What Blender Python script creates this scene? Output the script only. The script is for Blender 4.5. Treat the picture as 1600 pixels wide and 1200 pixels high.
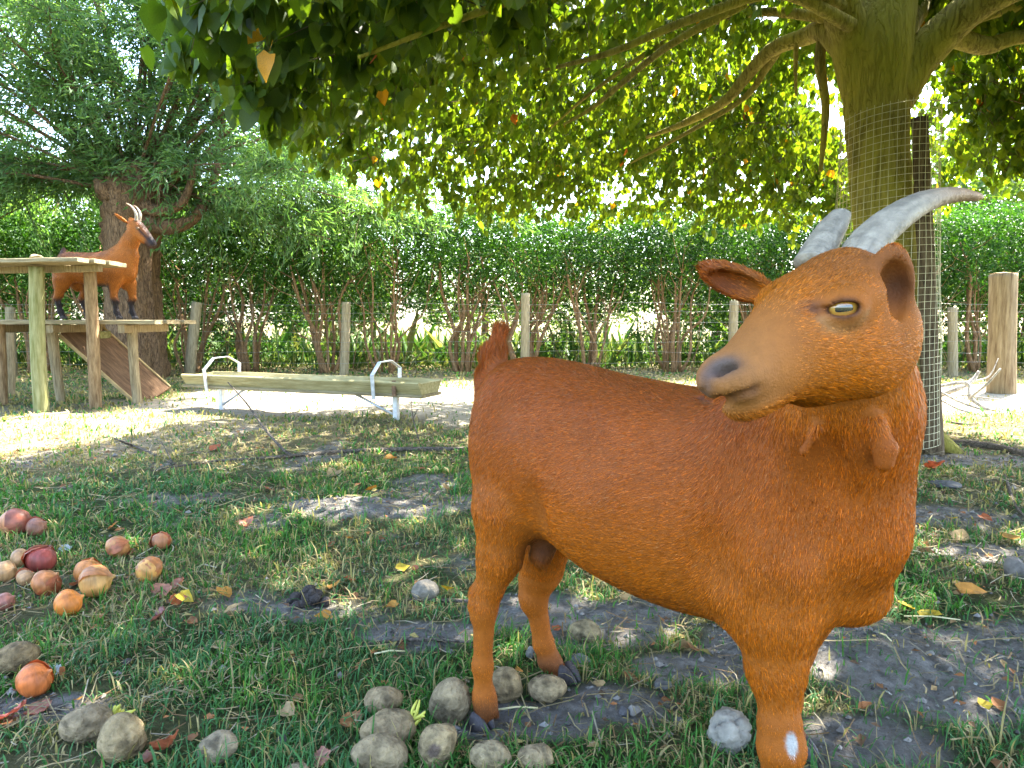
import bpy, math, random
import numpy as np
from mathutils import Vector, Matrix

scene = bpy.context.scene
for o in list(bpy.data.objects):
    bpy.data.objects.remove(o)
COL = scene.collection
RNG = np.random.default_rng(7)
random.seed(7)

# ------------------------------------------------------------------ camera, sky, sun, exposure
FPX, CAM_Z, PITCH = 1100.0, 0.67, math.atan(100 / 1100.0)
cam_d = bpy.data.cameras.new("camera")
cam = bpy.data.objects.new("camera", cam_d)
COL.objects.link(cam)
cam_d.sensor_width = 36.0
cam_d.lens = 36.0 * FPX / 1600.0
cam.location = (0, 0, CAM_Z)
cam.rotation_euler = (math.pi / 2 - PITCH, 0, 0)
cam_d.clip_start = 0.02
cam_d.clip_end = 2000
scene.camera = cam

SUN_ELEV, SUN_AZ = math.radians(54), math.radians(43)      # azimuth clockwise from +Y: sun beyond the hedge, a little right
world = bpy.data.worlds.new("World")
scene.world = world
world.use_nodes = True
wn = world.node_tree
bg = wn.nodes["Background"]
sky = wn.nodes.new("ShaderNodeTexSky")
sky.sky_type = 'NISHITA'
sky.sun_disc = False
sky.sun_elevation = SUN_ELEV
sky.sun_rotation = SUN_AZ
sky.dust_density = 2.0
wn.links.new(sky.outputs[0], bg.inputs[0])
bg.inputs[1].default_value = 0.15
sun_dir = Vector((math.sin(SUN_AZ) * math.cos(SUN_ELEV), math.cos(SUN_AZ) * math.cos(SUN_ELEV), math.sin(SUN_ELEV)))
sun_l = bpy.data.lights.new("sun", 'SUN')
sun_l.energy = 5.0
sun_l.angle = math.radians(0.55)
sun_l.color = (1.0, 0.95, 0.86)
sun_o = bpy.data.objects.new("sun", sun_l)
COL.objects.link(sun_o)
sun_o.rotation_euler = sun_dir.to_track_quat('Z', 'Y').to_euler()
sun_o.location = (0, 0, 20)
scene.view_settings.view_transform = 'Standard'
scene.view_settings.look = 'None'
scene.view_settings.exposure = 3.4
scene.view_settings.gamma = 1.0
scene.view_settings.use_curve_mapping = False
scene.render.engine = 'CYCLES'
cy = scene.cycles
cy.use_denoising = True
cy.denoiser = 'OPENIMAGEDENOISE'
cy.max_bounces = 10
cy.diffuse_bounces = 6
cy.glossy_bounces = 3
cy.transmission_bounces = 6
cy.transparent_max_bounces = 6
cy.caustics_reflective = False
cy.caustics_refractive = False
try:
    scene.cycles_curves.shape = 'RIBBONS'
    scene.cycles_curves.subdivisions = 2
except Exception:
    pass

# ------------------------------------------------------------------ small helpers
CP, SP = math.cos(PITCH), math.sin(PITCH)

def W(px, py, Y):
    """world point seen at photo pixel (px, py) at distance Y ahead; used to take sizes and places off the photograph"""
    cx, c_y = (px - 800) / FPX, (600 - py) / FPX
    d = np.array([cx, CP + c_y * SP, -SP + c_y * CP])
    return np.array([0, 0, CAM_Z]) + d * (Y / d[1])

def project(p):
    p = np.atleast_2d(p) - np.array([0, 0, CAM_Z])
    dep = p[:, 1] * CP - p[:, 2] * SP
    up = p[:, 1] * SP + p[:, 2] * CP
    return 800 + FPX * p[:, 0] / dep, 600 - FPX * up / dep, dep

def tag(o, label=None, cat=None, group=None, kind=None):
    if label: o["label"] = label
    if cat: o["category"] = cat
    if group: o["group"] = group
    if kind: o["kind"] = kind
    return o

def empty(name, loc, label=None, cat=None, group=None):
    o = bpy.data.objects.new(name, None)
    o.empty_display_size = 0.05
    o.location = Vector(loc)
    COL.objects.link(o)
    return tag(o, label, cat, group)

def obj(name, me, parent=None, mat=None, world_verts=True):
    """link mesh data as one object; vertices given in world space stay where they are when parented"""
    o = bpy.data.objects.new(name, me)
    COL.objects.link(o)
    if mat is not None and len(me.materials) == 0:
        me.materials.append(mat)
    if parent is not None:
        o.parent = parent
        if world_verts:
            o.matrix_parent_inverse = Matrix.Translation(parent.matrix_basis.translation).inverted()
    return o

def np_mesh(name, verts, quads=None, tris=None, smooth=True, cols=None, attrs=None):
    me = bpy.data.meshes.new(name)
    verts = np.asarray(verts, dtype=np.float32).reshape(-1, 3)
    q = np.zeros((0, 4), int) if quads is None else np.asarray(quads, int).reshape(-1, 4)
    t = np.zeros((0, 3), int) if tris is None else np.asarray(tris, int).reshape(-1, 3)
    loops = np.concatenate([q.ravel(), t.ravel()]).astype(np.int32)
    me.vertices.add(len(verts)); me.vertices.foreach_set("co", verts.ravel())
    me.loops.add(len(loops)); me.loops.foreach_set("vertex_index", loops)
    n = len(q) + len(t)
    me.polygons.add(n)
    starts = np.concatenate([np.arange(len(q)) * 4, len(q) * 4 + np.arange(len(t)) * 3]).astype(np.int32)
    tots = np.concatenate([np.full(len(q), 4), np.full(len(t), 3)]).astype(np.int32)
    me.polygons.foreach_set("loop_start", starts)
    try:
        me.polygons.foreach_set("loop_total", tots)
    except Exception:
        pass
    me.polygons.foreach_set("use_smooth", np.full(n, smooth, dtype=bool))
    if cols is not None:
        a = me.color_attributes.new("Col", 'FLOAT_COLOR', 'POINT')
        c = np.ones((len(verts), 4), np.float32); c[:, :3] = cols
        a.data.foreach_set("color", c.ravel())
    for k, v in (attrs or {}).items():
        a = me.attributes.new(k, 'FLOAT', 'POINT')
        a.data.foreach_set("value", np.asarray(v, np.float32).ravel())
    me.update(calc_edges=True)
    me.validate()
    return me

def unit(v):
    v = np.asarray(v, float)
    return v / np.maximum(np.linalg.norm(v, axis=-1, keepdims=True), 1e-9)

class MB:
    """collects shapes that belong to ONE part"""
    def __init__(s):
        s.v, s.q, s.t, s.n = [], [], [], 0
    def add(s, v, q=None, t=None):
        v = np.asarray(v, float).reshape(-1, 3)
        if q is not None and len(q): s.q.append(np.asarray(q, int).reshape(-1, 4) + s.n)
        if t is not None and len(t): s.t.append(np.asarray(t, int).reshape(-1, 3) + s.n)
        s.v.append(v); s.n += len(v)
        return s
    def mesh(s, name, smooth=True, **k):
        return np_mesh(name, np.concatenate(s.v), np.concatenate(s.q) if s.q else None,
                       np.concatenate(s.t) if s.t else None, smooth, **k)

def tube_arrays(path, rad, n=8, cap=True, wob=0.0, seed=0, flat=None):
    path = np.asarray(path, float); m = len(path)
    rad = np.broadcast_to(np.asarray(rad, float), (m,)) if np.ndim(rad) <= 1 else rad
    tan = unit(np.gradient(path, axis=0))
    ref = np.array([0, 0, 1.0]) if abs(tan[0, 2]) < 0.9 else np.array([1.0, 0, 0])
    N = unit(np.cross(tan[0], ref)); frames = []
    for i in range(m):
        N = unit(N - tan[i] * np.dot(N, tan[i])); frames.append((N, np.cross(tan[i], N)))
    a = np.arange(n) * 2 * np.pi / n
    r = np.random.default_rng(seed)
    w = 1 + wob * r.uniform(-1, 1, (m, n))
    v = np.zeros((m, n, 3))
    for i, (A, B) in enumerate(frames):
        f = 1.0 if flat is None else flat
        v[i] = path[i] + rad[i] * w[i][:, None] * (np.cos(a)[:, None] * A + f * np.sin(a)[:, None] * B)
    i = np.arange(m - 1)[:, None] * n; j = np.arange(n)[None]; j2 = (j + 1) % n
    q = np.stack([i + j, i + j2, i + n + j2, i + n + j], -1).reshape(-1, 4)
    v = v.reshape(-1, 3); t = None
    if cap:
        v = np.concatenate([v, path[:1], path[-1:]])
        k = np.arange(n); k2 = (k + 1) % n
        t = np.concatenate([np.stack([np.full(n, m * n), k2, k], -1),
                            np.stack([np.full(n, m * n + 1), (m - 1) * n + k, (m - 1) * n + k2], -1)])
    return v, q, t

def smooth_path(pts, n=24):
    pts = np.asarray(pts, float); m = len(pts)
    P = np.concatenate([[2 * pts[0] - pts[1]], pts, [2 * pts[-1] - pts[-2]]])
    out = []
    for u in np.linspace(0, m - 1 - 1e-6, n):
        i = int(u); f = u - i; a, b, c, d = P[i], P[i + 1], P[i + 2], P[i + 3]
        out.append(0.5 * ((2 * b) + (c - a) * f + (2 * a - 5 * b + 4 * c - d) * f * f + (3 * b - a - 3 * c + d) * f ** 3))
    return np.array(out)

def box_arrays(c, size, R=None, bev=0.004):
    """chamfered box"""
    hx, hy, hz = np.asarray(size, float) / 2
    b = min(bev, hx * .45, hy * .45, hz * .45)
    vs = []
    for sx in (-1, 1):
        for sy in (-1, 1):
            for sz in (-1, 1):
                vs += [(sx * (hx - b), sy * (hy - b), sz * hz), (sx * (hx - b), sy * hy, sz * (hz - b)), (sx * hx, sy * (hy - b), sz * (hz - b))]
    v = np.array(vs)
    def I(sx, sy, sz, k): return ((sx * 2 + sy) * 2 + sz) * 3 + k
    q, t = [], []
    for s in (0, 1):
        f = [[I(0, 0, s, 0), I(1, 0, s, 0), I(1, 1, s, 0), I(0, 1, s, 0)], [I(0, s, 0, 1), I(0, s, 1, 1), I(1, s, 1, 1), I(1, s, 0, 1)],
             [I(s, 0, 0, 2), I(s, 1, 0, 2), I(s, 1, 1, 2), I(s, 0, 1, 2)]]
        q += [x if s else x[::-1] for x in f]
    for a in (0, 1):
        for bb in (0, 1):
            q += [[I(0, a, bb, 0), I(1, a, bb, 0), I(1, a, bb, 1), I(0, a, bb, 1)], [I(a, 0, bb, 0), I(a, 1, bb, 0), I(a, 1, bb, 2), I(a, 0, bb, 2)],
                  [I(a, bb, 0, 1), I(a, bb, 1, 1), I(a, bb, 1, 2), I(a, bb, 0, 2)]]
    for a in (0, 1):
        for bb in (0, 1):
            for c_ in (0, 1):
                t.append([I(a, bb, c_, 0), I(a, bb, c_, 1), I(a, bb, c_, 2)])
    # orient outward
    def fix(f):
        p = v[f]; nrm = np.cross(p[1] - p[0], p[2] - p[0])
        return f if np.dot(nrm, p.mean(0)) > 0 else f[::-1]
    q = [fix(f) for f in q]; t = [fix(f) for f in t]
    if R is not None: v = v @ np.asarray(R).T
    return v + np.asarray(c, float), q, t

def frame_from(x_axis, up=(0, 0, 1)):
    x = unit(x_axis); y = unit(np.cross(up, x)); z = np.cross(x, y)
    return np.stack([x, y, z], 1)

def _hash2(ix, iy, seed):
    h = (ix.astype(np.int64) * 374761393 + iy.astype(np.int64) * 668265263 + seed * 1442695041) & 0x7fffffff
    h = ((h ^ (h >> 13)) * 1274126177) & 0x7fffffff
    return ((h ^ (h >> 16)) & 0xffff) / 65535.0

def vnoise(x, y, seed=0):
    x = np.asarray(x, float); y = np.asarray(y, float)
    ix, iy = np.floor(x), np.floor(y); fx, fy = x - ix, y - iy
    fx = fx * fx * (3 - 2 * fx); fy = fy * fy * (3 - 2 * fy)
    a, b = _hash2(ix, iy, seed), _hash2(ix + 1, iy, seed)
    c, d = _hash2(ix, iy + 1, seed), _hash2(ix + 1, iy + 1, seed)
    return (a * (1 - fx) + b * fx) * (1 - fy) + (c * (1 - fx) + d * fx) * fy

def fbm(x, y, seed=0, o=3):
    s, a, t = 0, 1.0, 0
    for k in range(o):
        s = s + a * vnoise(np.asarray(x) * 2 ** k, np.asarray(y) * 2 ** k, seed + k * 17); t += a; a *= .5
    return s / t

def noise3(p, sc, seed=0):
    p = np.asarray(p) * sc
    return (vnoise(p[..., 0] + .37 * p[..., 2], p[..., 1] + 5.1, seed) + vnoise(p[..., 1] + .41 * p[..., 0] + 9, p[..., 2], seed + 3)
            + vnoise(p[..., 2] + 3, p[..., 0] + .43 * p[..., 1], seed + 7)) / 3

def smoothstep(a, b, x):
    t = np.clip((x - a) / (b - a), 0, 1); return t * t * (3 - 2 * t)

# ------------------------------------------------------------------ materials
def material(name, base=(.5, .5, .5), rough=.8, spec=.25, var=0.25, scale=12.0, bump=0.0, bscale=60.0, attr=False, trans=0.0,
             trans_tint=(1.3, 1.25, .5), dark=None, stretch=(1, 1, 1), coords='Object', sheen=0.0, metallic=0.0, var2=None):
    m = bpy.data.materials.new(name); m.use_nodes = True
    nt = m.node_tree; N, Lk = nt.nodes, nt.links
    p = N["Principled BSDF"]; out = N["Material Output"]
    p.inputs["Roughness"].default_value = rough
    p.inputs["Specular IOR Level"].default_value = spec
    p.inputs["Metallic"].default_value = metallic
    tc = N.new("ShaderNodeTexCoord"); mp = N.new("ShaderNodeMapping")
    mp.inputs["Scale"].default_value = stretch
    Lk.new(tc.outputs[coords], mp.inputs["Vector"])
    ns = N.new("ShaderNodeTexNoise"); ns.inputs["Scale"].default_value = scale; ns.inputs["Detail"].default_value = 6
    ns.inputs["Roughness"].default_value = .65
    Lk.new(mp.outputs[0], ns.inputs["Vector"])
    rp = N.new("ShaderNodeValToRGB")
    rp.color_ramp.elements[0].position = .3; rp.color_ramp.elements[1].position = .7
    b = np.array(base)
    d = np.array(dark) if dark is not None else b * (1 - var)
    l = np.array(var2) if var2 is not None else np.minimum(b * (1 + var), 1)
    rp.color_ramp.elements[0].color = (*d, 1); rp.color_ramp.elements[1].color = (*l, 1)
    Lk.new(ns.outputs["Fac"], rp.inputs[0])
    col = rp.outputs[0]
    if attr:
        at = N.new("ShaderNodeAttribute"); at.attribute_name = "Col"
        mx = N.new("ShaderNodeMix"); mx.data_type = 'RGBA'; mx.blend_type = 'MULTIPLY'; mx.inputs[0].default_value = 1
        rp.color_ramp.elements[0].color = (1 - var, 1 - var, 1 - var, 1); rp.color_ramp.elements[1].color = (1 + var,) * 3 + (1,)
        Lk.new(at.outputs["Color"], mx.inputs[6]); Lk.new(col, mx.inputs[7]); col = mx.outputs[2]
    Lk.new(col, p.inputs["Base Color"])
    if bump:
        nb = N.new("ShaderNodeTexNoise"); nb.inputs["Scale"].default_value = bscale; nb.inputs["Detail"].default_value = 5
        Lk.new(mp.outputs[0], nb.inputs["Vector"])
        bp = N.new("ShaderNodeBump"); bp.inputs["Strength"].default_value = bump; bp.inputs["Distance"].default_value = .01
        Lk.new(nb.outputs["Fac"], bp.inputs["Height"]); Lk.new(bp.outputs[0], p.inputs["Normal"])
    if trans:
        tr = N.new("ShaderNodeBsdfTranslucent"); mt = N.new("ShaderNodeMix"); mt.data_type = 'RGBA'; mt.blend_type = 'MULTIPLY'
        mt.inputs[0].default_value = 1; mt.inputs[7].default_value = (*trans_tint, 1)
        Lk.new(col, mt.inputs[6]); Lk.new(mt.outputs[2], tr.inputs["Color"])
        ms = N.new("ShaderNodeMixShader"); ms.inputs[0].default_value = trans
        Lk.new(p.outputs[0], ms.inputs[1]); Lk.new(tr.outputs[0], ms.inputs[2]); Lk.new(ms.outputs[0], out.inputs[0])
    return m

# ------------------------------------------------------------------ leaves
def leaf_template(kind):
    """outline in the xy plane, stalk at origin, tip towards +y, folded along the midrib; unit length"""
    if kind == 'heart':
        v = [(0, .05, 0), (0, .5, -.03), (0, 1.05, -.1), (-.3, -.02, .05), (-.46, .3, .09), (-.33, .66, .04), (.3, -.02, .05), (.46, .3, .09), (.33, .66, .04)]
        t = [(0, 4, 3), (0, 1, 4), (1, 5, 4), (1, 2, 5), (0, 6, 7), (0, 7, 1), (1, 7, 8), (1, 8, 2)]
    elif kind == 'oval':
        v = [(0, 0, 0), (0, 1, -.12), (-.27, .45, .08), (.27, .45, .08)]
        t = [(0, 1, 2), (0, 3, 1)]
    elif kind == 'heartlow':
        v = [(0, 0, 0), (0, 1.05, -.1), (-.44, .28, .09), (.44, .28, .09), (-.3, .66, .03), (.3, .66, .03)]
        t = [(0, 4, 2), (0, 1, 4), (0, 3, 5), (0, 5, 1)]
    elif kind == 'blade':
        v = [(0, 0, 0), (0, 1, -.25), (-.08, .45, 0.0), (.08, .45, 0.0)]
        t = [(0, 1, 2), (0, 3, 1)]
    return np.array(v, float), np.array(t)

def leaves_mesh(name, kind, pos, ydir, zdir, size, cols, wid=1.0):
    tv, tt = leaf_template(kind); n = len(pos); k = len(tv)
    y = unit(ydir); z = zdir - y * np.sum(zdir * y, 1, keepdims=True); z = unit(z); x = np.cross(y, z)
    s = np.asarray(size).reshape(-1, 1, 1)
    v = pos[:, None] + s * (tv[None, :, :1] * wid * x[:, None] + tv[None, :, 1:2] * y[:, None] + tv[None, :, 2:] * z[:, None])
    t = (tt[None] + (np.arange(n) * k)[:, None, None]).reshape(-1, 3)
    return np_mesh(name, v.reshape(-1, 3), None, t, False, cols=np.repeat(cols, k, 0))
# ------------------------------------------------------------------ ground
def _flat(px, py):
    cx, c_y = (px - 800) / FPX, (600 - py) / FPX
    d = np.array([cx, CP + c_y * SP, -SP + c_y * CP]); t = -CAM_Z / d[2]
    return d[0] * t, d[1] * t
MOUND = _flat(548, 798)
BARE = [  # centre x, y, radius x, radius y (bare soil)
    (*_flat(1440, 1020), .46, .24), (*_flat(1560, 1075), .36, .13), (*_flat(1180, 1010), .14, .10), (*_flat(1330, 1150), .18, .08),
    (*_flat(1100, 1040), .16, .08),
    (*_flat(480, 945), .09, .07), (*_flat(660, 985), .16, .07), (*_flat(800, 1120), .16, .07), (*_flat(960, 1090), .14, .07),
    (*_flat(80, 1100), .12, .05),
    (*_flat(1500, 720), .5, .2), (*_flat(1440, 800), .35, .18), (*_flat(1560, 860), .25, .1), (*_flat(900, 960), .3, .15)]

def height(x, y):
    x = np.asarray(x, float); y = np.asarray(y, float)
    near = np.clip(1.3 - np.hypot(x, y - 2) / 14, 0.15, 1)
    h = (fbm(x * 1.3, y * 1.3, 3) - .5) * .05 + (fbm(x * 6, y * 6, 5) - .5) * .022
    r = np.hypot((x - MOUND[0]) / .36, (y - MOUND[1]) / .22)
    h = h * near + .040 * np.exp(-r * r * 1.2)
    bx, by = BARE[0][:2]
    r = np.hypot((x - bx + .12) / .20, (y - by) / .12)
    h = h + .03 * np.exp(-r * r)
    tx, ty = _flat(470, 644)
    r = np.hypot((x - tx) / .75, (y - ty + .03) / .09)
    h = h + .035 * np.exp(-r * r) * fbm(x * 7, y * 7, 71)
    return h

def bareness(x, y):
    x = np.asarray(x, float); y = np.asarray(y, float)
    b = np.zeros_like(x)
    for (cx, c_y, rx, ry) in BARE:
        r = np.hypot((x - cx) / rx, (y - c_y) / ry) + (fbm(x * 9, y * 9, 11) - .5) * .9
        b = np.maximum(b, 1 - smoothstep(.65, 1.15, r))
    r = np.hypot((x - MOUND[0]) / .32, (y - MOUND[1]) / .17) + (fbm(x * 9, y * 9, 12) - .5) * .6
    b = np.maximum(b, 1 - smoothstep(.7, 1.05, r))
    b = np.maximum(b, .75 * smoothstep(.64, .78, fbm(x * 3.1, y * 3.1, 21)) * (y < 4.4))
    return np.clip(np.maximum(b, sand_and_sun_patch(x, y)), 0, 1)

def sand_and_sun_patch(x, y):
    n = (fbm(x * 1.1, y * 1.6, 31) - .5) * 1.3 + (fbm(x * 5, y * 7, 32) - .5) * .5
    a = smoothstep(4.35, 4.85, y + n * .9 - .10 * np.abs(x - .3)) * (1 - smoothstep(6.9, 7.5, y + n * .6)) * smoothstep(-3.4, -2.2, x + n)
    sun_patch = .28 * smoothstep(3.2, 4.0, y + n) * (1 - smoothstep(4.9, 5.5, y)) * smoothstep(-1.3, -2.3, x + n * .6)  # left lawn paled with sand colour to paint in the bright sun patch
    return np.maximum(a, sun_patch)

def dryness(x, y):
    return np.clip(.75 * smoothstep(2.6, 4.4, y + (fbm(x * 1.4, y * 1.4, 41) - .5) * 3) + .55 * smoothstep(.45, .68, fbm(x * 2.2, y * 2.2, 43)) + .55 * smoothstep(2.7, 3.4, y) * (1 - smoothstep(4.9, 5.6, y)) * smoothstep(-.6, -1.6, x), 0, 1)

def G(px, py, dz=0.0):
    z = 0.0
    for _ in range(12):
        cx, c_y = (px - 800) / FPX, (600 - py) / FPX
        d = np.array([cx, CP + c_y * SP, -SP + c_y * CP]); t = (z - CAM_Z) / d[2]
        p = d * t; z = float(height(p[0], p[1]))
    return np.array([p[0], p[1], z + dz])

def axis_grid(lo, hi, f0, f1, step, far):
    a = list(np.arange(f0, f1 + 1e-6, step)); s = step; x = f1
    while x < hi: s *= 1.14; x += s; a.append(x)
    s = step; x = f0
    while x > lo: s *= 1.14; x -= s; a.insert(0, x)
    return np.array(a)

gx = axis_grid(-420, 420, -2.3, 2.3, .018, 0); gy = axis_grid(-60, 700, .8, 3.2, .018, 0)
GX, GY = np.meshgrid(gx, gy, indexing='ij')
GZ = height(GX, GY) + (.014 * (fbm(GX * 17, GY * 17, 101) - .5) + .012 * (vnoise(GX * 42, GY * 42, 103) - .5)) * bareness(GX, GY) * (GY < 4)
nx, ny = GX.shape
ii = (np.arange(nx - 1)[:, None] * ny + np.arange(ny - 1)[None]).ravel()
gq = np.stack([ii, ii + ny, ii + ny + 1, ii + 1], -1)
gme = np_mesh("ground", np.stack([GX, GY, GZ], -1).reshape(-1, 3), gq, None, True,
              attrs={"bare": bareness(GX, GY).ravel(), "sand": sand_and_sun_patch(GX, GY).ravel(), "dry": dryness(GX, GY).ravel()})  # sand also carries the sun patch painted on the left lawn

def ground_material():
    m = bpy.data.materials.new("soil_and_turf"); m.use_nodes = True
    nt = m.node_tree; N, Lk = nt.nodes, nt.links
    p = N["Principled BSDF"]; p.inputs["Roughness"].default_value = .95; p.inputs["Specular IOR Level"].default_value = .1
    tc = N.new("ShaderNodeTexCoord")
    def noise(sc, det=6, ro=.65):
        n = N.new("ShaderNodeTexNoise"); n.inputs["Scale"].default_value = sc; n.inputs["Detail"].default_value = det; n.inputs["Roughness"].default_value = ro
        Lk.new(tc.outputs["Object"], n.inputs["Vector"]); return n.outputs["Fac"]
    def ramp(f, c0, c1, a=.35, b=.65):
        r = N.new("ShaderNodeValToRGB"); r.color_ramp.elements[0].position = a; r.color_ramp.elements[1].position = b
        r.color_ramp.elements[0].color = (*c0, 1); r.color_ramp.elements[1].color = (*c1, 1); Lk.new(f, r.inputs[0]); return r.outputs[0]
    def mix(f, a, b):
        x = N.new("ShaderNodeMix"); x.data_type = 'RGBA'
        Lk.new(f, x.inputs[0]); Lk.new(a, x.inputs[6]); Lk.new(b, x.inputs[7]); return x.outputs[2]
    def attr(n):
        a = N.new("ShaderNodeAttribute"); a.attribute_name = n; return a.outputs["Fac"]
    soil = ramp(noise(38), (.125, .115, .10), (.34, .315, .28))
    fleck = ramp(noise(260, 3), (0, 0, 0), (1, 1, 1), .60, .66)
    litter = ramp(noise(90), (.20, .15, .075), (.10, .075, .04))
    soil = mix(ramp(noise(9, 8, .7), (0, 0, 0), (.75, .75, .75), .42, .62), soil, ramp(noise(75, 8, .8), (.09, .078, .066), (.26, .23, .19), .3, .7)); soil = mix(fleck, soil, litter)
    turf = ramp(noise(55), (.028, .045, .014), (.075, .095, .026))
    thatch = ramp(noise(80), (.10, .085, .04), (.24, .20, .10))
    turf = mix(attr("dry"), turf, thatch)
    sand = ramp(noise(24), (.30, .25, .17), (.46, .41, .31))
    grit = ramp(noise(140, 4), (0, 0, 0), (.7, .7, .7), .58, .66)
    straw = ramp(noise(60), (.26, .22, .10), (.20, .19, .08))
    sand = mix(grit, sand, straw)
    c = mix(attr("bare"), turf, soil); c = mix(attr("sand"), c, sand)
    Lk.new(c, p.inputs["Base Color"])
    b1 = N.new("ShaderNodeBump"); b1.inputs["Strength"].default_value = 1.0; b1.inputs["Distance"].default_value = .022
    Lk.new(noise(120, 8, .75), b1.inputs["Height"]); Lk.new(b1.outputs[0], p.inputs["Normal"])
    return m
ground = obj("ground", gme, None, ground_material())
tag(ground, "uneven paddock ground of grey soil and pale dry sand", None, None, "structure")

# ------------------------------------------------------------------ grass and straw (uncountable)
m_grass = material("grass_blade", attr=True, var=.25, scale=30, rough=.55, spec=.25, trans=.35, trans_tint=(1.1, 1.25, .5))
m_straw = material("straw", attr=True, var=.25, scale=60, rough=.7, spec=.2, trans=.15, trans_tint=(1.1, 1.05, .8))

def make_grass():
    P, S, Wd, Wd2 = [], [], [], []
    bands = [(.75, 1.5, 23000, .0013), (1.5, 2.3, 13500, .0017), (2.3, 3.4, 8000, .0025), (3.4, 5.0, 2500, .0042), (5.0, 7.6, 1500, .006), (7.6, 14, 350, .012)]
    for (y0, y1, dens, wd) in bands:
        n = int(dens * (y1 - y0) * ((y0 + y1) * 1.0 + .7))
        y = np.sqrt(RNG.uniform(y0 ** 2, y1 ** 2, n)); x = RNG.uniform(-1.0, 1.0, n) * (y + .35)
        clump = fbm(x * 5.5, y * 5.5, 51, 2) * .6 + fbm(x * 14, y * 14, 52, 2) * .4
        keep = RNG.random(n) < np.clip((1 - bareness(x, y)) ** 1.5 * smoothstep(.25, .62, clump) * 1.2 + .08, 0, 1)
        x, y, cl = x[keep], y[keep], clump[keep]
        P.append(np.stack([x, y, height(x, y) - .002], 1)); Wd.append(np.full(len(x), wd)); S.append(cl)
    P = np.concatenate(P); wd = np.concatenate(Wd); cl = np.concatenate(S); n = len(P)
    dry = dryness(P[:, 0], P[:, 1])
    L = (.014 + .026 * cl ** 1.2) * RNG.gamma(5, .21, n) * (1 + .3 * (P[:, 1] > 4)) * (1 - .35 * dry)
    az = RNG.uniform(0, 2 * np.pi, n); lean = np.clip(RNG.normal(.95, .5, n), .05, 1.75)
    hd = np.stack([np.cos(az), np.sin(az), np.zeros(n)], 1); sd = np.stack([-np.sin(az + RNG.normal(0, .5, n)), np.cos(az), np.zeros(n)], 1)
    up = np.array([0, 0, 1.0])
    p0 = P
    p1 = P + L[:, None] * (.5 * np.sin(lean * .5)[:, None] * hd + .5 * np.cos(lean * .5)[:, None] * up)
    p2 = p1 + L[:, None] * .32 * (np.sin(lean * 1.1)[:, None] * hd + np.cos(lean * 1.1)[:, None] * up)
    p3 = p2 + L[:, None] * .28 * (np.sin(lean * 1.6)[:, None] * hd + np.cos(lean * 1.6)[:, None] * up)
    w = (wd * RNG.uniform(.6, 1.3, n))[:, None]
    v = np.stack([p0 - sd * w * .8, p0 + sd * w * .8, p1 - sd * w, p1 + sd * w, p2 - sd * w * .7, p2 + sd * w * .7, p3], 1)
    b = np.arange(n)[:, None] * 7
    q = np.concatenate([b + np.array([0, 1, 3, 2]), b + np.array([2, 3, 5, 4])]); t = b + np.array([4, 5, 6])
    r = RNG.random(n)[:, None]; r2 = RNG.random(n)[:, None]
    green = np.array([.034, .130, .020]) * (1 - r) + np.array([.085, .210, .034]) * r
    cool = np.array([.055, .145, .062]); green = np.where(fbm(P[:, 0] * 2, P[:, 1] * 2, 61)[:, None] > .52, green * .5 + cool * .5, green)
    yel = np.array([.30, .24, .10]) * (.7 + .6 * r2)
    c = np.where(RNG.random(n)[:, None] < (.20 + .55 * dry)[:, None], yel, green)
    o = obj("grass", np_mesh("grass", v.reshape(-1, 3), q, t, True, cols=np.repeat(c, 7, 0)), None, m_grass)
    tag(o, "short patchy green and dry grass over the paddock", "grass", None, "stuff")

def rand_dirs_flat(n):
    a = RNG.uniform(0, 2 * np.pi, n); return np.stack([np.cos(a), np.sin(a), RNG.normal(0, .2, n)], 1)

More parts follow.
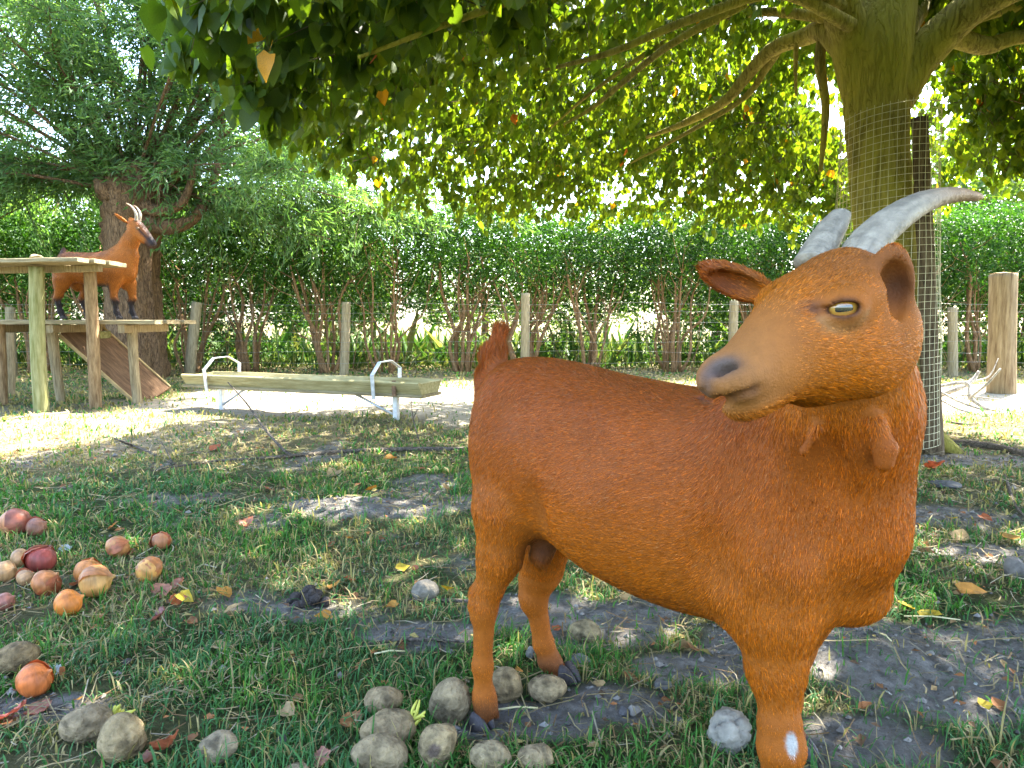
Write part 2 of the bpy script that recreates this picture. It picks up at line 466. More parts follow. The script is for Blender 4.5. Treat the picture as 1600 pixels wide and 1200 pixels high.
def make_straw():
    n = 38000
    y = np.sqrt(RNG.uniform(.75 ** 2, 4.6 ** 2, n)); x = RNG.uniform(-.88, .88, n) * (y + .1)
    keep = RNG.random(n) < np.clip(.25 + 1.1 * (fbm(x * 3, y * 3, 81) - .35), .05, 1) * np.clip(2.4 / y, .3, 1)
    x, y = x[keep], y[keep]; n = len(x)
    L = RNG.gamma(2.0, .010, n) + .004; az = RNG.uniform(0, np.pi * 2, n); w = RNG.uniform(.0004, .0011, n) * (1 + .25 * y)
    c = np.stack([x, y, height(x, y) + RNG.uniform(.002, .018, n)], 1)
    d = np.stack([np.cos(az), np.sin(az), RNG.normal(0, .18, n)], 1); s = np.stack([-np.sin(az), np.cos(az), RNG.normal(0, .3, n)], 1)
    bend = np.stack([RNG.normal(0, .14, n), RNG.normal(0, .14, n), RNG.normal(0, .08, n)], 1)
    Lc, wc = L[:, None], w[:, None]
    v = np.stack([c - d * Lc - s * wc, c - d * Lc + s * wc, c + bend * Lc + s * wc, c + bend * Lc - s * wc, c + d * Lc + s * wc, c + d * Lc - s * wc], 1)
    b = np.arange(n)[:, None] * 6
    q = np.concatenate([b + np.array([0, 1, 2, 3]), b + np.array([3, 2, 4, 5])])
    r = RNG.random(n)[:, None]
    col = np.where(r < .55, np.array([.27, .21, .10]), np.where(r < .8, np.array([.20, .12, .05]), np.array([.33, .28, .18]))) * RNG.uniform(.6, 1.2, (n, 1))
    o = obj("straw_litter", np_mesh("straw_litter", v.reshape(-1, 3), q, None, False, cols=np.repeat(col, 6, 0)), None, m_straw)
    tag(o, "scattered bits of straw and dead stalks in the grass", "straw", None, "stuff")
    n = 4200
    y = np.sqrt(RNG.uniform(.8 ** 2, 4.4 ** 2, n)); x = RNG.uniform(-.88, .88, n) * y
    keep = RNG.random(n) < .25 + .75 * smoothstep(.4, .6, fbm(x * 2.6, y * 2.6, 88)); x, y = x[keep], y[keep]; n = len(x)
    p = np.stack([x, y, height(x, y) + RNG.uniform(.002, .012, n)], 1)
    cl = np.array([(.20, .095, .04), (.30, .19, .08), (.13, .075, .04), (.34, .14, .05), (.38, .30, .10)])[RNG.integers(0, 5, n)] * RNG.uniform(.6, 1.2, (n, 1))
    o = obj("leaf_litter", leaves_mesh("leaf_litter", 'oval', p, unit(rand_dirs_flat(n)), unit(np.array([0, 0, 1.0]) + RNG.normal(0, .35, (n, 3))), RNG.gamma(3, .0042, n) + .004, cl, 1.2), None, m_straw)
    tag(o, "small crumbled bits of dead leaf strewn over grass and soil", "leaf litter", None, "stuff")
    # crumbs of soil
    n = 15000
    y = np.sqrt(RNG.uniform(.8 ** 2, 3.6 ** 2, n)); x = RNG.uniform(-.85, .85, n) * y
    keep = RNG.random(n) < .12 + .88 * bareness(x, y); x, y = x[keep], y[keep]; n = len(x)
    s = RNG.gamma(1.6, .0018, n) + .0008
    ov = np.array([(1, 0, 0), (-1, 0, 0), (0, 1, 0), (0, -1, 0), (0, 0, .8), (0, 0, -.8)], float)
    ot = np.array([(0, 2, 4), (2, 1, 4), (1, 3, 4), (3, 0, 4), (2, 0, 5), (1, 2, 5), (3, 1, 5), (0, 3, 5)])
    v = np.stack([x, y, height(x, y) + s * .3], 1)[:, None] + s[:, None, None] * (ov[None] * RNG.uniform(.6, 1.3, (n, 6, 1)))
    t = ot[None] + (np.arange(n) * 6)[:, None, None]
    col = np.array([.16, .145, .125]) * RNG.uniform(.35, 1.6, (n, 1))
    o = obj("soil_crumbs", np_mesh("soil_crumbs", v.reshape(-1, 3), None, t.reshape(-1, 3), False, cols=np.repeat(col, 6, 0)), None,
            material("crumb", attr=True, var=.3, rough=.95, spec=.05))
    tag(o, "loose crumbs of dark soil on the bare patches", "soil", None, "stuff")
make_grass()
make_straw()
# ------------------------------------------------------------------ animals: one continuous surface from blended volumes
class Prim:
    def __init__(s, fn, k, flow, sub=False): s.fn, s.k, s.flow, s.sub = fn, k, np.asarray(flow, float), sub

def rc(a, ra, b, rb, k=.02, flow=None):
    a, b = np.asarray(a, float), np.asarray(b, float); ab = b - a; L2 = ab @ ab
    def fn(p):
        t = np.clip((p - a) @ ab / L2, 0, 1)
        return np.linalg.norm(p - a - t[:, None] * ab, axis=1) - (ra + (rb - ra) * t)
    return Prim(fn, k, unit(ab) if flow is None else flow)

def ell(c, R, rad, k=.02, flow=(0, 0, -1), sub=False):
    c = np.asarray(c, float); R = np.asarray(R, float); rad = np.asarray(rad, float)
    def fn(p):
        q = (p - c) @ R
        k0 = np.linalg.norm(q / rad, axis=1); k1 = np.linalg.norm(q / (rad * rad), axis=1)
        return k0 * (k0 - 1) / np.maximum(k1, 1e-9)
    return Prim(fn, k, flow, sub)

def loft(o, R, st, k=.03, n=2.0, flow=(-1, 0, 0)):
    """R columns: along, side, up; st rows: s, top, bottom, half width"""
    o = np.asarray(o, float); R = np.asarray(R, float); st = np.array(st, float).T
    tab = np.stack([smooth_path(np.stack([st[0], c], 1), 200)[:, 1] for c in st[1:]])
    sx = smooth_path(np.stack([st[0], st[1]], 1), 200)[:, 0]
    def fn(p):
        q = (p - o) @ R; s = np.clip(q[:, 0], sx[0], sx[-1])
        top, bot, hw = (np.interp(s, sx, c) for c in tab)
        hh = np.maximum((top - bot) / 2, .004); hw = np.maximum(hw, .004)
        e = (np.abs(q[:, 1] / hw) ** n + np.abs((q[:, 2] - (top + bot) / 2) / hh) ** n) ** (1 / n)
        d = (e - 1) * np.minimum(hw, hh); ds = np.abs(q[:, 0] - s)
        return np.where(ds > 0, np.hypot(np.maximum(d, 0), ds) + np.minimum(d, 0) * 0, d)
    return Prim(fn, k, flow)

def sdf(prims, p):
    d = np.full(len(p), 10.0)
    for pr in prims:
        e = pr.fn(p)
        if pr.sub:
            h = np.clip(.5 - .5 * (d + e) / pr.k, 0, 1); d = d * (1 - h) - e * h + pr.k * h * (1 - h)
        else:
            h = np.clip(.5 + .5 * (d - e) / pr.k, 0, 1); d = d * (1 - h) + e * h - pr.k * h * (1 - h)
    return d

def flow_field(prims, p):
    acc = np.zeros_like(p)
    for pr in prims:
        if pr.sub: continue
        acc += np.exp(-np.clip(pr.fn(p), -.02, 1)[:, None] / .012) * pr.flow
    return unit(acc)

def hit(prims, px, py, y0=.3):
    a = np.array([0, 0, CAM_Z]); d = unit(W(px, py, 1.0) - a); t = y0
    for _ in range(300):
        s = float(sdf(prims, (a + d * t)[None])[0])
        if s < .0005: break
        t += max(s * .6, .0006)
    return a + d * t

def sdf_normal(prims, p, e=.002):
    g = np.zeros_like(p)
    for i in range(3):
        o = np.zeros(3); o[i] = e
        g[:, i] = sdf(prims, p + o) - sdf(prims, p - o)
    return unit(g)

def polygonise(prims, lo, hi, h):
    """surface nets over a narrow band of blocks"""
    B = 8
    lo = np.asarray(lo, float); dims = (np.ceil((np.asarray(hi) - lo) / h / B).astype(int)) * B
    D = np.full(dims, 1.0, np.float32)
    nb = dims // B
    bi = np.stack(np.meshgrid(*[np.arange(k) for k in nb], indexing='ij'), -1).reshape(-1, 3)
    cen = lo + (bi * B + B / 2 - .5) * h
    dc = sdf(prims, cen)
    act = np.abs(dc) < B * h * 1.6
    for i in np.where(~act & (dc < 0))[0]:
        x, y, z = bi[i] * B; D[x:x + B, y:y + B, z:z + B] = -1
    g = np.stack(np.meshgrid(*[np.arange(B)] * 3, indexing='ij'), -1).reshape(-1, 3)
    ab = bi[act]
    for c in range(0, len(ab), 400):
        idx = (ab[c:c + 400, None] * B + g[None]).reshape(-1, 3)
        D[idx[:, 0], idx[:, 1], idx[:, 2]] = sdf(prims, lo + idx * h)
    S = D < 0
    c8 = [(a, b, c) for a in (0, 1) for b in (0, 1) for c in (0, 1)]
    sl = lambda A, o: A[o[0]:A.shape[0] - 1 + o[0], o[1]:A.shape[1] - 1 + o[1], o[2]:A.shape[2] - 1 + o[2]]
    cnt = sum(sl(S, o).astype(np.int8) for o in c8)
    cells = np.argwhere((cnt > 0) & (cnt < 8))
    vid = np.full(cnt.shape, -1, np.int32); vid[cells[:, 0], cells[:, 1], cells[:, 2]] = np.arange(len(cells))
    acc = np.zeros((len(cells), 3)); num = np.zeros(len(cells))
    for a in c8:
        for ax in range(3):
            if a[ax]: continue
            b = list(a); b[ax] = 1
            ia, ib = cells + a, cells + b
            da, db = D[ia[:, 0], ia[:, 1], ia[:, 2]], D[ib[:, 0], ib[:, 1], ib[:, 2]]
            m = (da < 0) != (db < 0)
            t = np.where(m, da / np.where(m, da - db, 1), 0)
            q = np.array(a, float)[None] + np.zeros((len(cells), 3)); q[:, ax] += t
            acc += q * m[:, None]; num += m
    V = lo + (cells + acc / num[:, None]) * h
    quads = []
    for ax in range(3):
        u, w = (ax + 1) % 3, (ax + 2) % 3
        A = np.take(S, range(0, S.shape[ax] - 1), ax); Bm = np.take(S, range(1, S.shape[ax]), ax)
        e = np.argwhere(A != Bm); s = A[e[:, 0], e[:, 1], e[:, 2]]
        ok = (e[:, u] > 0) & (e[:, w] > 0) & (e[:, u] < S.shape[u] - 1) & (e[:, w] < S.shape[w] - 1)
        e, s = e[ok], s[ok]
        def cell(du, dw):
            k = e.copy(); k[:, u] -= du; k[:, w] -= dw; return vid[k[:, 0], k[:, 1], k[:, 2]]
        q = np.stack([cell(1, 1), cell(0, 1), cell(0, 0), cell(1, 0)], -1)
        q[~s] = q[~s][:, ::-1]
        quads.append(q)
    return V, np.concatenate(quads)

def mesh_samples(V, Q, n, weight=None, rng=RNG):
    T = np.concatenate([Q[:, [0, 1, 2]], Q[:, [0, 2, 3]]])
    a, b, c = V[T[:, 0]], V[T[:, 1]], V[T[:, 2]]
    ar = np.linalg.norm(np.cross(b - a, c - a), axis=1)
    if weight is not None: ar = ar * weight[T].mean(1)
    k = rng.choice(len(T), n, p=ar / ar.sum())
    r1, r2 = np.sqrt(rng.random(n)), rng.random(n)
    w = np.stack([1 - r1, r1 * (1 - r2), r1 * r2], 1)
    return T[k], w

def make_fur(name, parent, root, nrm, flow, length, col, mat, width=.00035, lift=.45, rng=RNG):
    n = len(root)
    f = flow + rng.normal(0, .16, (n, 3)); f = f - nrm * np.sum(f * nrm, 1, keepdims=True); f = unit(f)
    L = (length * rng.uniform(.6, 1.25, n))[:, None]
    lf = np.clip(lift * rng.uniform(.5, 1.5, n), .05, 1.2)[:, None]
    pts = []; p = root - nrm * .0012
    pts.append(p)
    for k, (a, g) in enumerate([(1.0, .36), (.75, .34), (.45, .30)]):
        p = p + L * g * (f * np.cos(lf * a) + nrm * np.sin(lf * a)); pts.append(p)
    P = np.stack(pts, 1)
    hc = bpy.data.hair_curves.new(name); hc.add_curves([4] * n)
    hc.position_data.foreach_set("vector", P.astype(np.float32).ravel())
    r = hc.attributes.new("radius", 'FLOAT', 'POINT')
    wid = width * rng.uniform(.7, 1.3, n)
    r.data.foreach_set("value", (wid[:, None] * np.array([1.0, .95, .75, .25])).astype(np.float32).ravel())
    a = hc.attributes.new("Col", 'FLOAT_COLOR', 'POINT')
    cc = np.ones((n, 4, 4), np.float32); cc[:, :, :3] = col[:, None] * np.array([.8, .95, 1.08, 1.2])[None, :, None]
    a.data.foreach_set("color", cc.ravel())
    a = hc.attributes.new("skin_n", 'FLOAT_VECTOR', 'POINT')
    nn = unit(nrm + .55 * f * 0 + rng.normal(0, .22, (n, 3)))
    a.data.foreach_set("vector", np.repeat(nn[:, None], 4, 1).astype(np.float32).ravel())
    hc.materials.append(mat)
    o = obj(name, hc, parent)
    return tag(o, None, None, None, "stuff")

def fur_material(name, rough=.5, spec=.3):
    m = bpy.data.materials.new(name); m.use_nodes = True
    N, Lk = m.node_tree.nodes, m.node_tree.links; p = N["Principled BSDF"]
    p.inputs["Roughness"].default_value = rough; p.inputs["Specular IOR Level"].default_value = spec
    at = N.new("ShaderNodeAttribute"); at.attribute_name = "Col"; Lk.new(at.outputs["Color"], p.inputs["Base Color"])
    an = N.new("ShaderNodeAttribute"); an.attribute_name = "skin_n"; Lk.new(an.outputs["Vector"], p.inputs["Normal"])
    tr = N.new("ShaderNodeBsdfTranslucent"); Lk.new(at.outputs["Color"], tr.inputs["Color"])
    ms = N.new("ShaderNodeMixShader"); ms.inputs[0].default_value = .12
    Lk.new(p.outputs[0], ms.inputs[1]); Lk.new(tr.outputs[0], ms.inputs[2]); Lk.new(ms.outputs[0], N["Material Output"].inputs[0])
    return m
m_fur = fur_material("goat_fur", .45, .2)
m_skin = material("goat_skin", attr=True, var=.12, scale=120, rough=.7, spec=.25, bump=.25, bscale=500)
m_horn = material("horn", attr=True, var=.28, rough=.5, spec=.35, scale=70, bump=.35, bscale=220)
m_hoof = material("hoof", (.045, .038, .036), rough=.6, spec=.25, scale=60, bump=.4, dark=(.025, .02, .02), var2=(.09, .075, .07))

def eye_material(name, iris=(.40, .20, .03)):
    """golden iris with a horizontal slot pupil, mapped in the eyeball's own space (looks along local +z, slot along local x)"""
    m = bpy.data.materials.new(name); m.use_nodes = True
    N, Lk = m.node_tree.nodes, m.node_tree.links; p = N["Principled BSDF"]
    p.inputs["Roughness"].default_value = .04; p.inputs["Specular IOR Level"].default_value = .6
    p.inputs["Coat Weight"].default_value = 1.0; p.inputs["Coat Roughness"].default_value = .02
    tc = N.new("ShaderNodeTexCoord"); sx = N.new("ShaderNodeSeparateXYZ"); Lk.new(tc.outputs["Object"], sx.inputs[0])
    def mth(op, a, b=None):
        n = N.new("ShaderNodeMath"); n.operation = op
        for i, v in enumerate((a, b)):
            if v is None: continue
            if isinstance(v, (int, float)): n.inputs[i].default_value = v
            else: Lk.new(v, n.inputs[i])
        return n.outputs[0]
    ax = mth('POWER', mth('ABSOLUTE', mth('DIVIDE', sx.outputs[0], .0074)), 4.0)
    ay = mth('POWER', mth('ABSOLUTE', mth('DIVIDE', sx.outputs[1], .0027)), 4.0)
    slot = mth('LESS_THAN', mth('ADD', ax, ay), 1.0)
    r = mth('SQRT', mth('ADD', mth('MULTIPLY', sx.outputs[0], sx.outputs[0]), mth('MULTIPLY', sx.outputs[1], sx.outputs[1])))
    rp = N.new("ShaderNodeValToRGB"); Lk.new(mth('DIVIDE', r, .016), rp.inputs[0])
    e = rp.color_ramp.elements
    e[0].position = .15; e[0].color = (iris[0] * .8, iris[1] * .75, iris[2], 1)
    e[1].position = .60; e[1].color = (*iris, 1)
    for pos, c in ((.78, (iris[0] * .5, iris[1] * .42, iris[2] * .6, 1)), (.86, (.02, .012, .008, 1))):
        k = e.new(pos); k.color = c
    ns = N.new("ShaderNodeTexNoise"); ns.inputs["Scale"].default_value = 400; Lk.new(tc.outputs["Object"], ns.inputs["Vector"])
    mm = N.new("ShaderNodeMix"); mm.data_type = 'RGBA'; mm.blend_type = 'OVERLAY'; mm.inputs[0].default_value = .25
    Lk.new(rp.outputs[0], mm.inputs[6]); Lk.new(ns.outputs["Color"], mm.inputs[7])
    mx = N.new("ShaderNodeMix"); mx.data_type = 'RGBA'; Lk.new(slot, mx.inputs[0]); Lk.new(mm.outputs[2], mx.inputs[6]); mx.inputs[7].default_value = (.008, .008, .012, 1)
    Lk.new(mx.outputs[2], p.inputs["Base Color"])
    return m

def uv_sphere(r=1.0, nu=24, nv=14, scale=(1, 1, 1)):
    th = np.linspace(0, np.pi, nv + 1)[1:-1]; ph = np.arange(nu) * 2 * np.pi / nu
    v = np.stack([np.sin(th)[:, None] * np.cos(ph), np.sin(th)[:, None] * np.sin(ph), np.cos(th)[:, None] * np.ones(nu)], -1).reshape(-1, 3)
    m = len(th); i = np.arange(m - 1)[:, None] * nu; j = np.arange(nu); j2 = (j + 1) % nu
    q = np.stack([i + j, i + nu + j, i + nu + j2, i + j2], -1).reshape(-1, 4)
    v = np.concatenate([v, [[0, 0, 1], [0, 0, -1]]])
    t = np.concatenate([np.stack([np.full(nu, m * nu), j, j2], -1), np.stack([np.full(nu, m * nu + 1), (m - 1) * nu + j2, (m - 1) * nu + j], -1)])
    return v * r * np.asarray(scale), q, t

def horn_mesh(name, path, rad, ridges=9, amp=.05, n=20, m=70, flat=.72, blunt=False):
    P = smooth_path(path, m); R = np.interp(np.linspace(0, 1, m), np.linspace(0, 1, len(rad)), rad)
    u = np.linspace(0, 1, m)
    R = R * (1 + amp * .35 * np.sin(u * ridges * 2 * np.pi + .6 * np.sin(u * 9)) * (1 - u) + .006 * np.sin(u * 61 + 1))
    if not blunt: R[-3:] *= np.array([.85, .6, .25])
    v, q, t = tube_arrays(P, R, n, True, .012, 3, flat)
    uu = np.concatenate([np.repeat(u, n), [0, 1]])[:, None]
    k = smoothstep(.45, .9, uu) if not blunt else 0 * uu
    g = (1 - .22 * np.exp(-((np.mod(uu * 11 + .25 * np.sin(uu * 40), 1) - .5) / .10) ** 2) * (1 - uu)) * (.72 + .5 * vnoise(np.tile(np.arange(n), m + 1)[:len(v)] * 1.7, uu[:, 0] * 9, 4)[:, None])
    c = (np.array([.27, .225, .16]) * (1 - k) + np.array([.27, .16, .085]) * k) * g
    return np_mesh(name, v, q, t, True, cols=c)

def claw_pair(name, at, fwd, s=1.0):
    """cloven hoof: two pointed claws side by side; `at` is the ground point under the pastern"""
    b = MB(); f = unit(np.array([fwd[0], fwd[1], 0.0])); sd = np.array([-f[1], f[0], 0])
    for sg in (-1, 1):
        rings = []
        for (u, w, z0, z1, off) in ((-.55, .35, .02, .9, .52), (-.3, .48, 0, 1.08, .55), (.2, .52, 0, 1.02, .55), (.7, .42, 0, .74, .47), (1.05, .22, 0, .42, .36), (1.2, .05, 0, .2, .30)):
            c = at + f * u * .024 * s + sd * sg * off * .020 * s
            ww = w * .019 * s
            rings.append([c - sd * ww + np.array([0, 0, z0 * .03 * s]), c + sd * ww + np.array([0, 0, z0 * .03 * s]),
                          c + sd * ww * .85 + np.array([0, 0, z1 * .022 * s]), c + sd * ww * .35 + np.array([0, 0, z1 * .031 * s]), c - sd * ww * .35 + np.array([0, 0, z1 * .031 * s]),
                          c - sd * ww * .85 + np.array([0, 0, z1 * .022 * s])])
        v = np.array(rings).reshape(-1, 3); k = 6
        q = [[i * k + j, i * k + (j + 1) % k, (i + 1) * k + (j + 1) % k, (i + 1) * k + j] for i in range(5) for j in range(k)]
        q += [[0, 5, 4, 1], [1, 4, 3, 2], [30, 31, 34, 35], [31, 32, 33, 34]]
        b.add(v, q)
    return b.mesh(name)

# ------------------------------------------------------------------ the brown goat in front
def brown_goat():
    ang = math.radians(-41.3)
    F = np.array([math.cos(ang), math.sin(ang), 0]); L = np.array([-F[1], F[0], 0]); U = np.array([0, 0, 1.0])
    O = np.array([.03, 1.20, 0]); RB = np.stack([F, L, U], 1)
    B = lambda s, l, z: O + F * s + L * l + U * z
    back = unit(-F + np.array([0, 0, -.35]))
    pr = [loft(O, RB, [(-.112, .51, .44, .015), (-.097, .555, .40, .038), (-.055, .592, .36, .072), (0, .606, .34, .098), (.08, .602, .31, .122), (.18, .586, .274, .143),
                       (.30, .574, .258, .150), (.39, .580, .262, .133), (.45, .578, .285, .112), (.50, .555, .32, .082), (.53, .52, .36, .052), (.548, .47, .41, .02)], .03, 2.15, back)]
    # hind legs
    dn = np.array([0, 0, -1.0])
    pr += [ell(B(.018, -.066, .45), RB, (.076, .050, .135), .05, unit(dn - .5 * F)), ell(B(.01, .072, .45), RB, (.080, .052, .135), .05, dn)]
    Y = 1.13
    pr += [rc(W(786, 800, Y), .050, W(781, 868, Y), .034, .03), rc(W(781, 868, Y), .034, W(757, 945, Y), .0205, .02), rc(W(745, 925, Y + .005), .010, W(751, 960, Y), .014, .02),
           rc(W(757, 950, Y), .0190, W(754, 1040, Y), .0150, .015),
           rc(W(754, 1040, Y), .0150, W(756, 1088, Y), .0165, .015), rc(W(757, 1088, Y), .0185, W(760, 1106, Y), .0180, .012), rc(W(758, 1102, Y), .017, W(753, 1132, Y), .0125, .012),
           rc(W(768, 1100, Y + .02), .010, W(774, 1118, Y + .025), .007, .01)]
    Y = 1.29
    pr += [rc(W(852, 840, Y - .02), .055, W(846, 890, Y), .037, .03), rc(W(846, 890, Y), .036, W(834, 930, Y), .026, .02), rc(W(822, 905, Y + .01), .010, W(828, 945, Y), .014, .02),
           rc(W(836, 935, Y), .0210, W(849, 1005, Y), .0175, .015), rc(W(849, 1005, Y), .0175, W(858, 1032, Y), .0205, .015), rc(W(859, 1032, Y), .0195, W(880, 1056, Y - .01), .015, .012)]
    # fore legs
    pr += [ell(B(.435, -.085, .44), RB, (.088, .052, .15), .06, unit(dn - .25 * F)), ell(B(.45, .08, .44), RB, (.085, .05, .14), .06, dn)]
    pr += [rc(W(1206, 880, .85), .066, W(1212, 960, .835), .047, .04), rc(W(1212, 955, .835), .046, W(1212, 1040, .83), .0340, .02), rc(W(1212, 1040, .83), .0335, W(1217, 1112, .82), .0228, .015),
           rc(W(1218, 1135, .818), .0262, W(1221, 1165, .815), .0272, .012), rc(W(1221, 1170, .815), .026, W(1217, 1225, .82), .020, .012),
           rc(W(1217, 1225, .82), .020, W(1214, 1320, .825), .0185, .012), rc(W(1214, 1325, .825), .023, W(1214, 1345, .825), .022, .012), rc(W(1214, 1345, .82), .021, W(1219, 1385, .81), .017, .01)]
    pr += [rc(W(1268, 920, .97), .050, W(1234, 1010, 1.02), .032, .03), rc(W(1234, 1010, 1.02), .032, W(1226, 1090, 1.05), .024, .02), rc(W(1226, 1090, 1.05), .024, W(1232, 1140, 1.06), .019, .015),
           rc(W(1233, 1140, 1.06), .020, W(1240, 1158, 1.06), .020, .01), rc(W(1240, 1158, 1.06), .018, W(1248, 1174, 1.05), .015, .01)]
    # brisket and neck
    pr += [rc(W(1318, 905, .85), .052, W(1338, 832, .82), .046, .04, unit(dn - .3 * F)), rc(W(1338, 832, .82), .046, W(1338, 725, .82), .050, .04, dn),
           rc(W(1345, 930, .84), .022, W(1335, 940, .86), .022, .03, dn)]
    pr += [rc(W(1285, 740, .88), .095, W(1322, 640, .80), .062, .05, unit(np.array([.05, .1, -1]))), rc(W(1322, 640, .80), .062, W(1338, 545, .755), .052, .05, unit(np.array([.1, .15, -1]))),
           rc(W(1225, 705, .95), .080, W(1300, 640, .83), .058, .06, unit(np.array([-.3, .2, -1])))]
    # head
    P0, N0 = W(1350, 465, .715), W(1094, 590, .600)
    a = unit(N0 - P0); up = unit(U - a * a[2]); sd = np.cross(up, a)          # sd points to the goat's left: towards the camera
    RH = np.stack([a, sd, up], 1); HL = np.linalg.norm(N0 - P0)
    H = lambda s, l, v: P0 + a * s + sd * l + up * v
    bk = unit(-a * 1.0 + np.array([0, 0, -.25]))
    pr += [loft(P0, RH, [(-.025, .025, -.05, .020), (-.012, .043, -.062, .036), (.01, .054, -.072, .047), (.035, .057, -.078, .053), (.06, .054, -.080, .055), (.09, .049, -.078, .052), (.115, .043, -.072, .046),
                         (.137, .034, -.060, .039), (.163, .023, -.053, .033), (.184, .014, -.045, .029), (.203, .006, -.036, .025), (.217, -.002, -.028, .018), (.224, -.009, -.019, .009)], .02, 2.2, bk),
           ell(H(.040, .036, -.040), RH, (.050, .022, .038), .03, unit(bk + np.array([0, 0, -.6]))), ell(H(.04, -.034, -.040), RH, (.050, .022, .038), .03, bk),
           ell(H(.070, .042, .022), RH, (.030, .015, .014), .02, bk), ell(H(.070, -.042, .022), RH, (.030, .015, .014), .02, bk),
           ell(H(.200, .015, -.012), RH, (.024, .015, .017), .012, bk), ell(H(.200, -.015, -.012), RH, (.024, .015, .017), .012, bk),
           ell(H(.182, 0, -.041), RH, (.030, .022, .014), .012, bk)]
    # ears: near one upright and cupped towards the lens, far one level
    cam_at = np.array([0, 0, CAM_Z])
    def ear(base, tip, nrm, wid, thick):
        ax = unit(tip - base); nn = unit(nrm - ax * (nrm @ ax)); si = np.cross(nn, ax); R = np.stack([ax, si, nn], 1); ln = np.linalg.norm(tip - base)
        c = (base + tip) / 2
        return [ell(c, R, (ln * .56, wid, thick), .010, unit(ax)), ell(c + nn * thick * 1.05 - ax * ln * .07, R, (ln * .44, wid * .74, thick * 1.55), .004, ax, True)]
    nb, nt_ = H(.005, .050, .012), W(1396, 392, .665)
    pr += ear(W(1390, 500, .665), W(1393, 388, .655), unit(cam_at - W(1395, 440, .66)) + np.array([.35, 0, .1]), .0210, .012)
    pr += [ell(W(1393, 503, .675), RH, (.020, .016, .020), .02, bk)]
    pr += ear(W(1205, 462, .745), W(1100, 420, .765), unit(cam_at - W(1150, 440, .75)) + np.array([-.4, 0, -.5]), .019, .010)
    # tail, wattles, sheath
    T = [W(782, 640, 1.235), W(772, 605, 1.255), W(772, 568, 1.265), W(779, 534, 1.265)]
    pr += [rc(T[0], .028, T[1], .022, .03, (-.05, 0, 1)), rc(T[1], .022, T[2], .018, .02, (0, 0, 1)), rc(T[2], .018, T[3], .012, .02, (.1, 0, 1))]
    WT = []
    for (ax_, ay_, bx_, by_) in ((1280, 668, 1267, 702), (1366, 655, 1374, 692)):
        p0, p1 = hit(pr, ax_, ay_), hit(pr, bx_, by_); n0_ = sdf_normal(pr, p1[None])[0]; p1 = p1 + n0_ * .011; WT.append(p1)
        pr += [rc(p0, .008, p1, .0112, .008, dn), rc(p1, .0112, p1 + dn * .014, .0102, .006, dn)]
    pr += [rc(W(856, 835, 1.15), .026, W(846, 868, 1.15), .017, .02), rc(W(846, 868, 1.15), .017, W(848, 884, 1.15), .008, .01)]
    # soft hollows: flank, behind the elbow
    def dip(px, py, rad, depth, k=.03):
        p = hit(pr, px, py); n_ = sdf_normal(pr, p[None])[0]; R_ = frame_from(F, up=n_); R_ = np.stack([unit(F - n_ * (F @ n_)), np.cross(n_, unit(F - n_ * (F @ n_))), n_], 1)
        return ell(p + n_ * (rad[2] - depth), R_, rad, k, dn, True)
    pr += [dip(1122, 885, (.030, .045, .03), .012), dip(905, 705, (.055, .060, .03), .007, .04), dip(1150, 760, (.020, .085, .03), .007, .035), dip(838, 800, (.020, .050, .03), .008), dip(1262, 800, (.020, .060, .03), .006),
           dip(1300, 720, (.016, .060, .03), .007, .025), dip(790, 640, (.030, .040, .03), .005, .03)]
    core = list(pr)
    # eye, nostril, mouth are found on the surface itself
    e0 = hit(core, 1318, 482); en = sdf_normal(core, e0[None])[0]
    en = unit(en * .75 + unit(cam_at - e0) * .35)
    ec = e0 - en * .0135
    ER = frame_from(np.cross(up, en), up=en)      # columns x (slot), y, z
    ex = unit(a - en * (a @ en)); ey = np.cross(en, ex); RE = np.stack([ex, ey, en], 1)
    slotx = unit(ex + .30 * ey)
    slotx = unit(np.array([ex[0], ex[1], ex[2] * .35]) ); slotx = unit(slotx - en * (slotx @ en)); sloty = np.cross(en, slotx); RE = np.stack([slotx, sloty, en], 1)
    pr += [ell(e0 - en * .006, RE, (.0215, .0175, .0155), .008, bk), ell(e0 + en * .002, RE, (.0128, .0058, .016), .0025, bk, True),
           ell(e0 + slotx * .021 - sloty * .0015 + en * .004, RE, (.009, .0028, .005), .004, bk, True)]
    n0 = hit(core, 1130, 574)
    nx_ = unit(hit(core, 1145, 567) - hit(core, 1114, 577)); nn = sdf_normal(core, n0[None])[0]; ny_ = unit(np.cross(nn, nx_)); nx_ = np.cross(ny_, nn)
    pr += [ell(n0 + nn * .001, np.stack([nx_, ny_, nn], 1), (.0125, .0060, .015), .004, bk, True)]
    mpx = [(1097, 620), (1110, 624), (1130, 625), (1152, 622), (1172, 616), (1186, 609)]
    M = [hit(core, *m) for m in mpx]
    for i in range(len(M) - 1):
        r = (.0042, .0046, .0046, .0042, .0036)[i]
        q = rc(M[i], r, M[i + 1], r, .005); q.sub = True; pr.append(q)
    S = [hit(core, 1103, 588), hit(core, 1101, 604), hit(core, 1100, 616)]
    for i in range(2):
        q = rc(S[i], .0018, S[i + 1], .0018, .004); q.sub = True; pr.append(q)
    V, Q = polygonise(pr, (-.16, .52, -.01), (.66, 1.48, .86), .0033)
    N = sdf_normal(pr, V)
    # coat colour
    px, py, _ = project(V)
    n1 = noise3(V, 14, 5)[:, None]; n2 = noise3(V, 60, 9)[:, None]
    base = np.array([.45, .106, .005]); gold = np.array([.54, .158, .007]); dark = np.array([.23, .050, .010])
    q = (V - O) @ RB
    c = base * (.85 + .3 * n1) + 0 * V
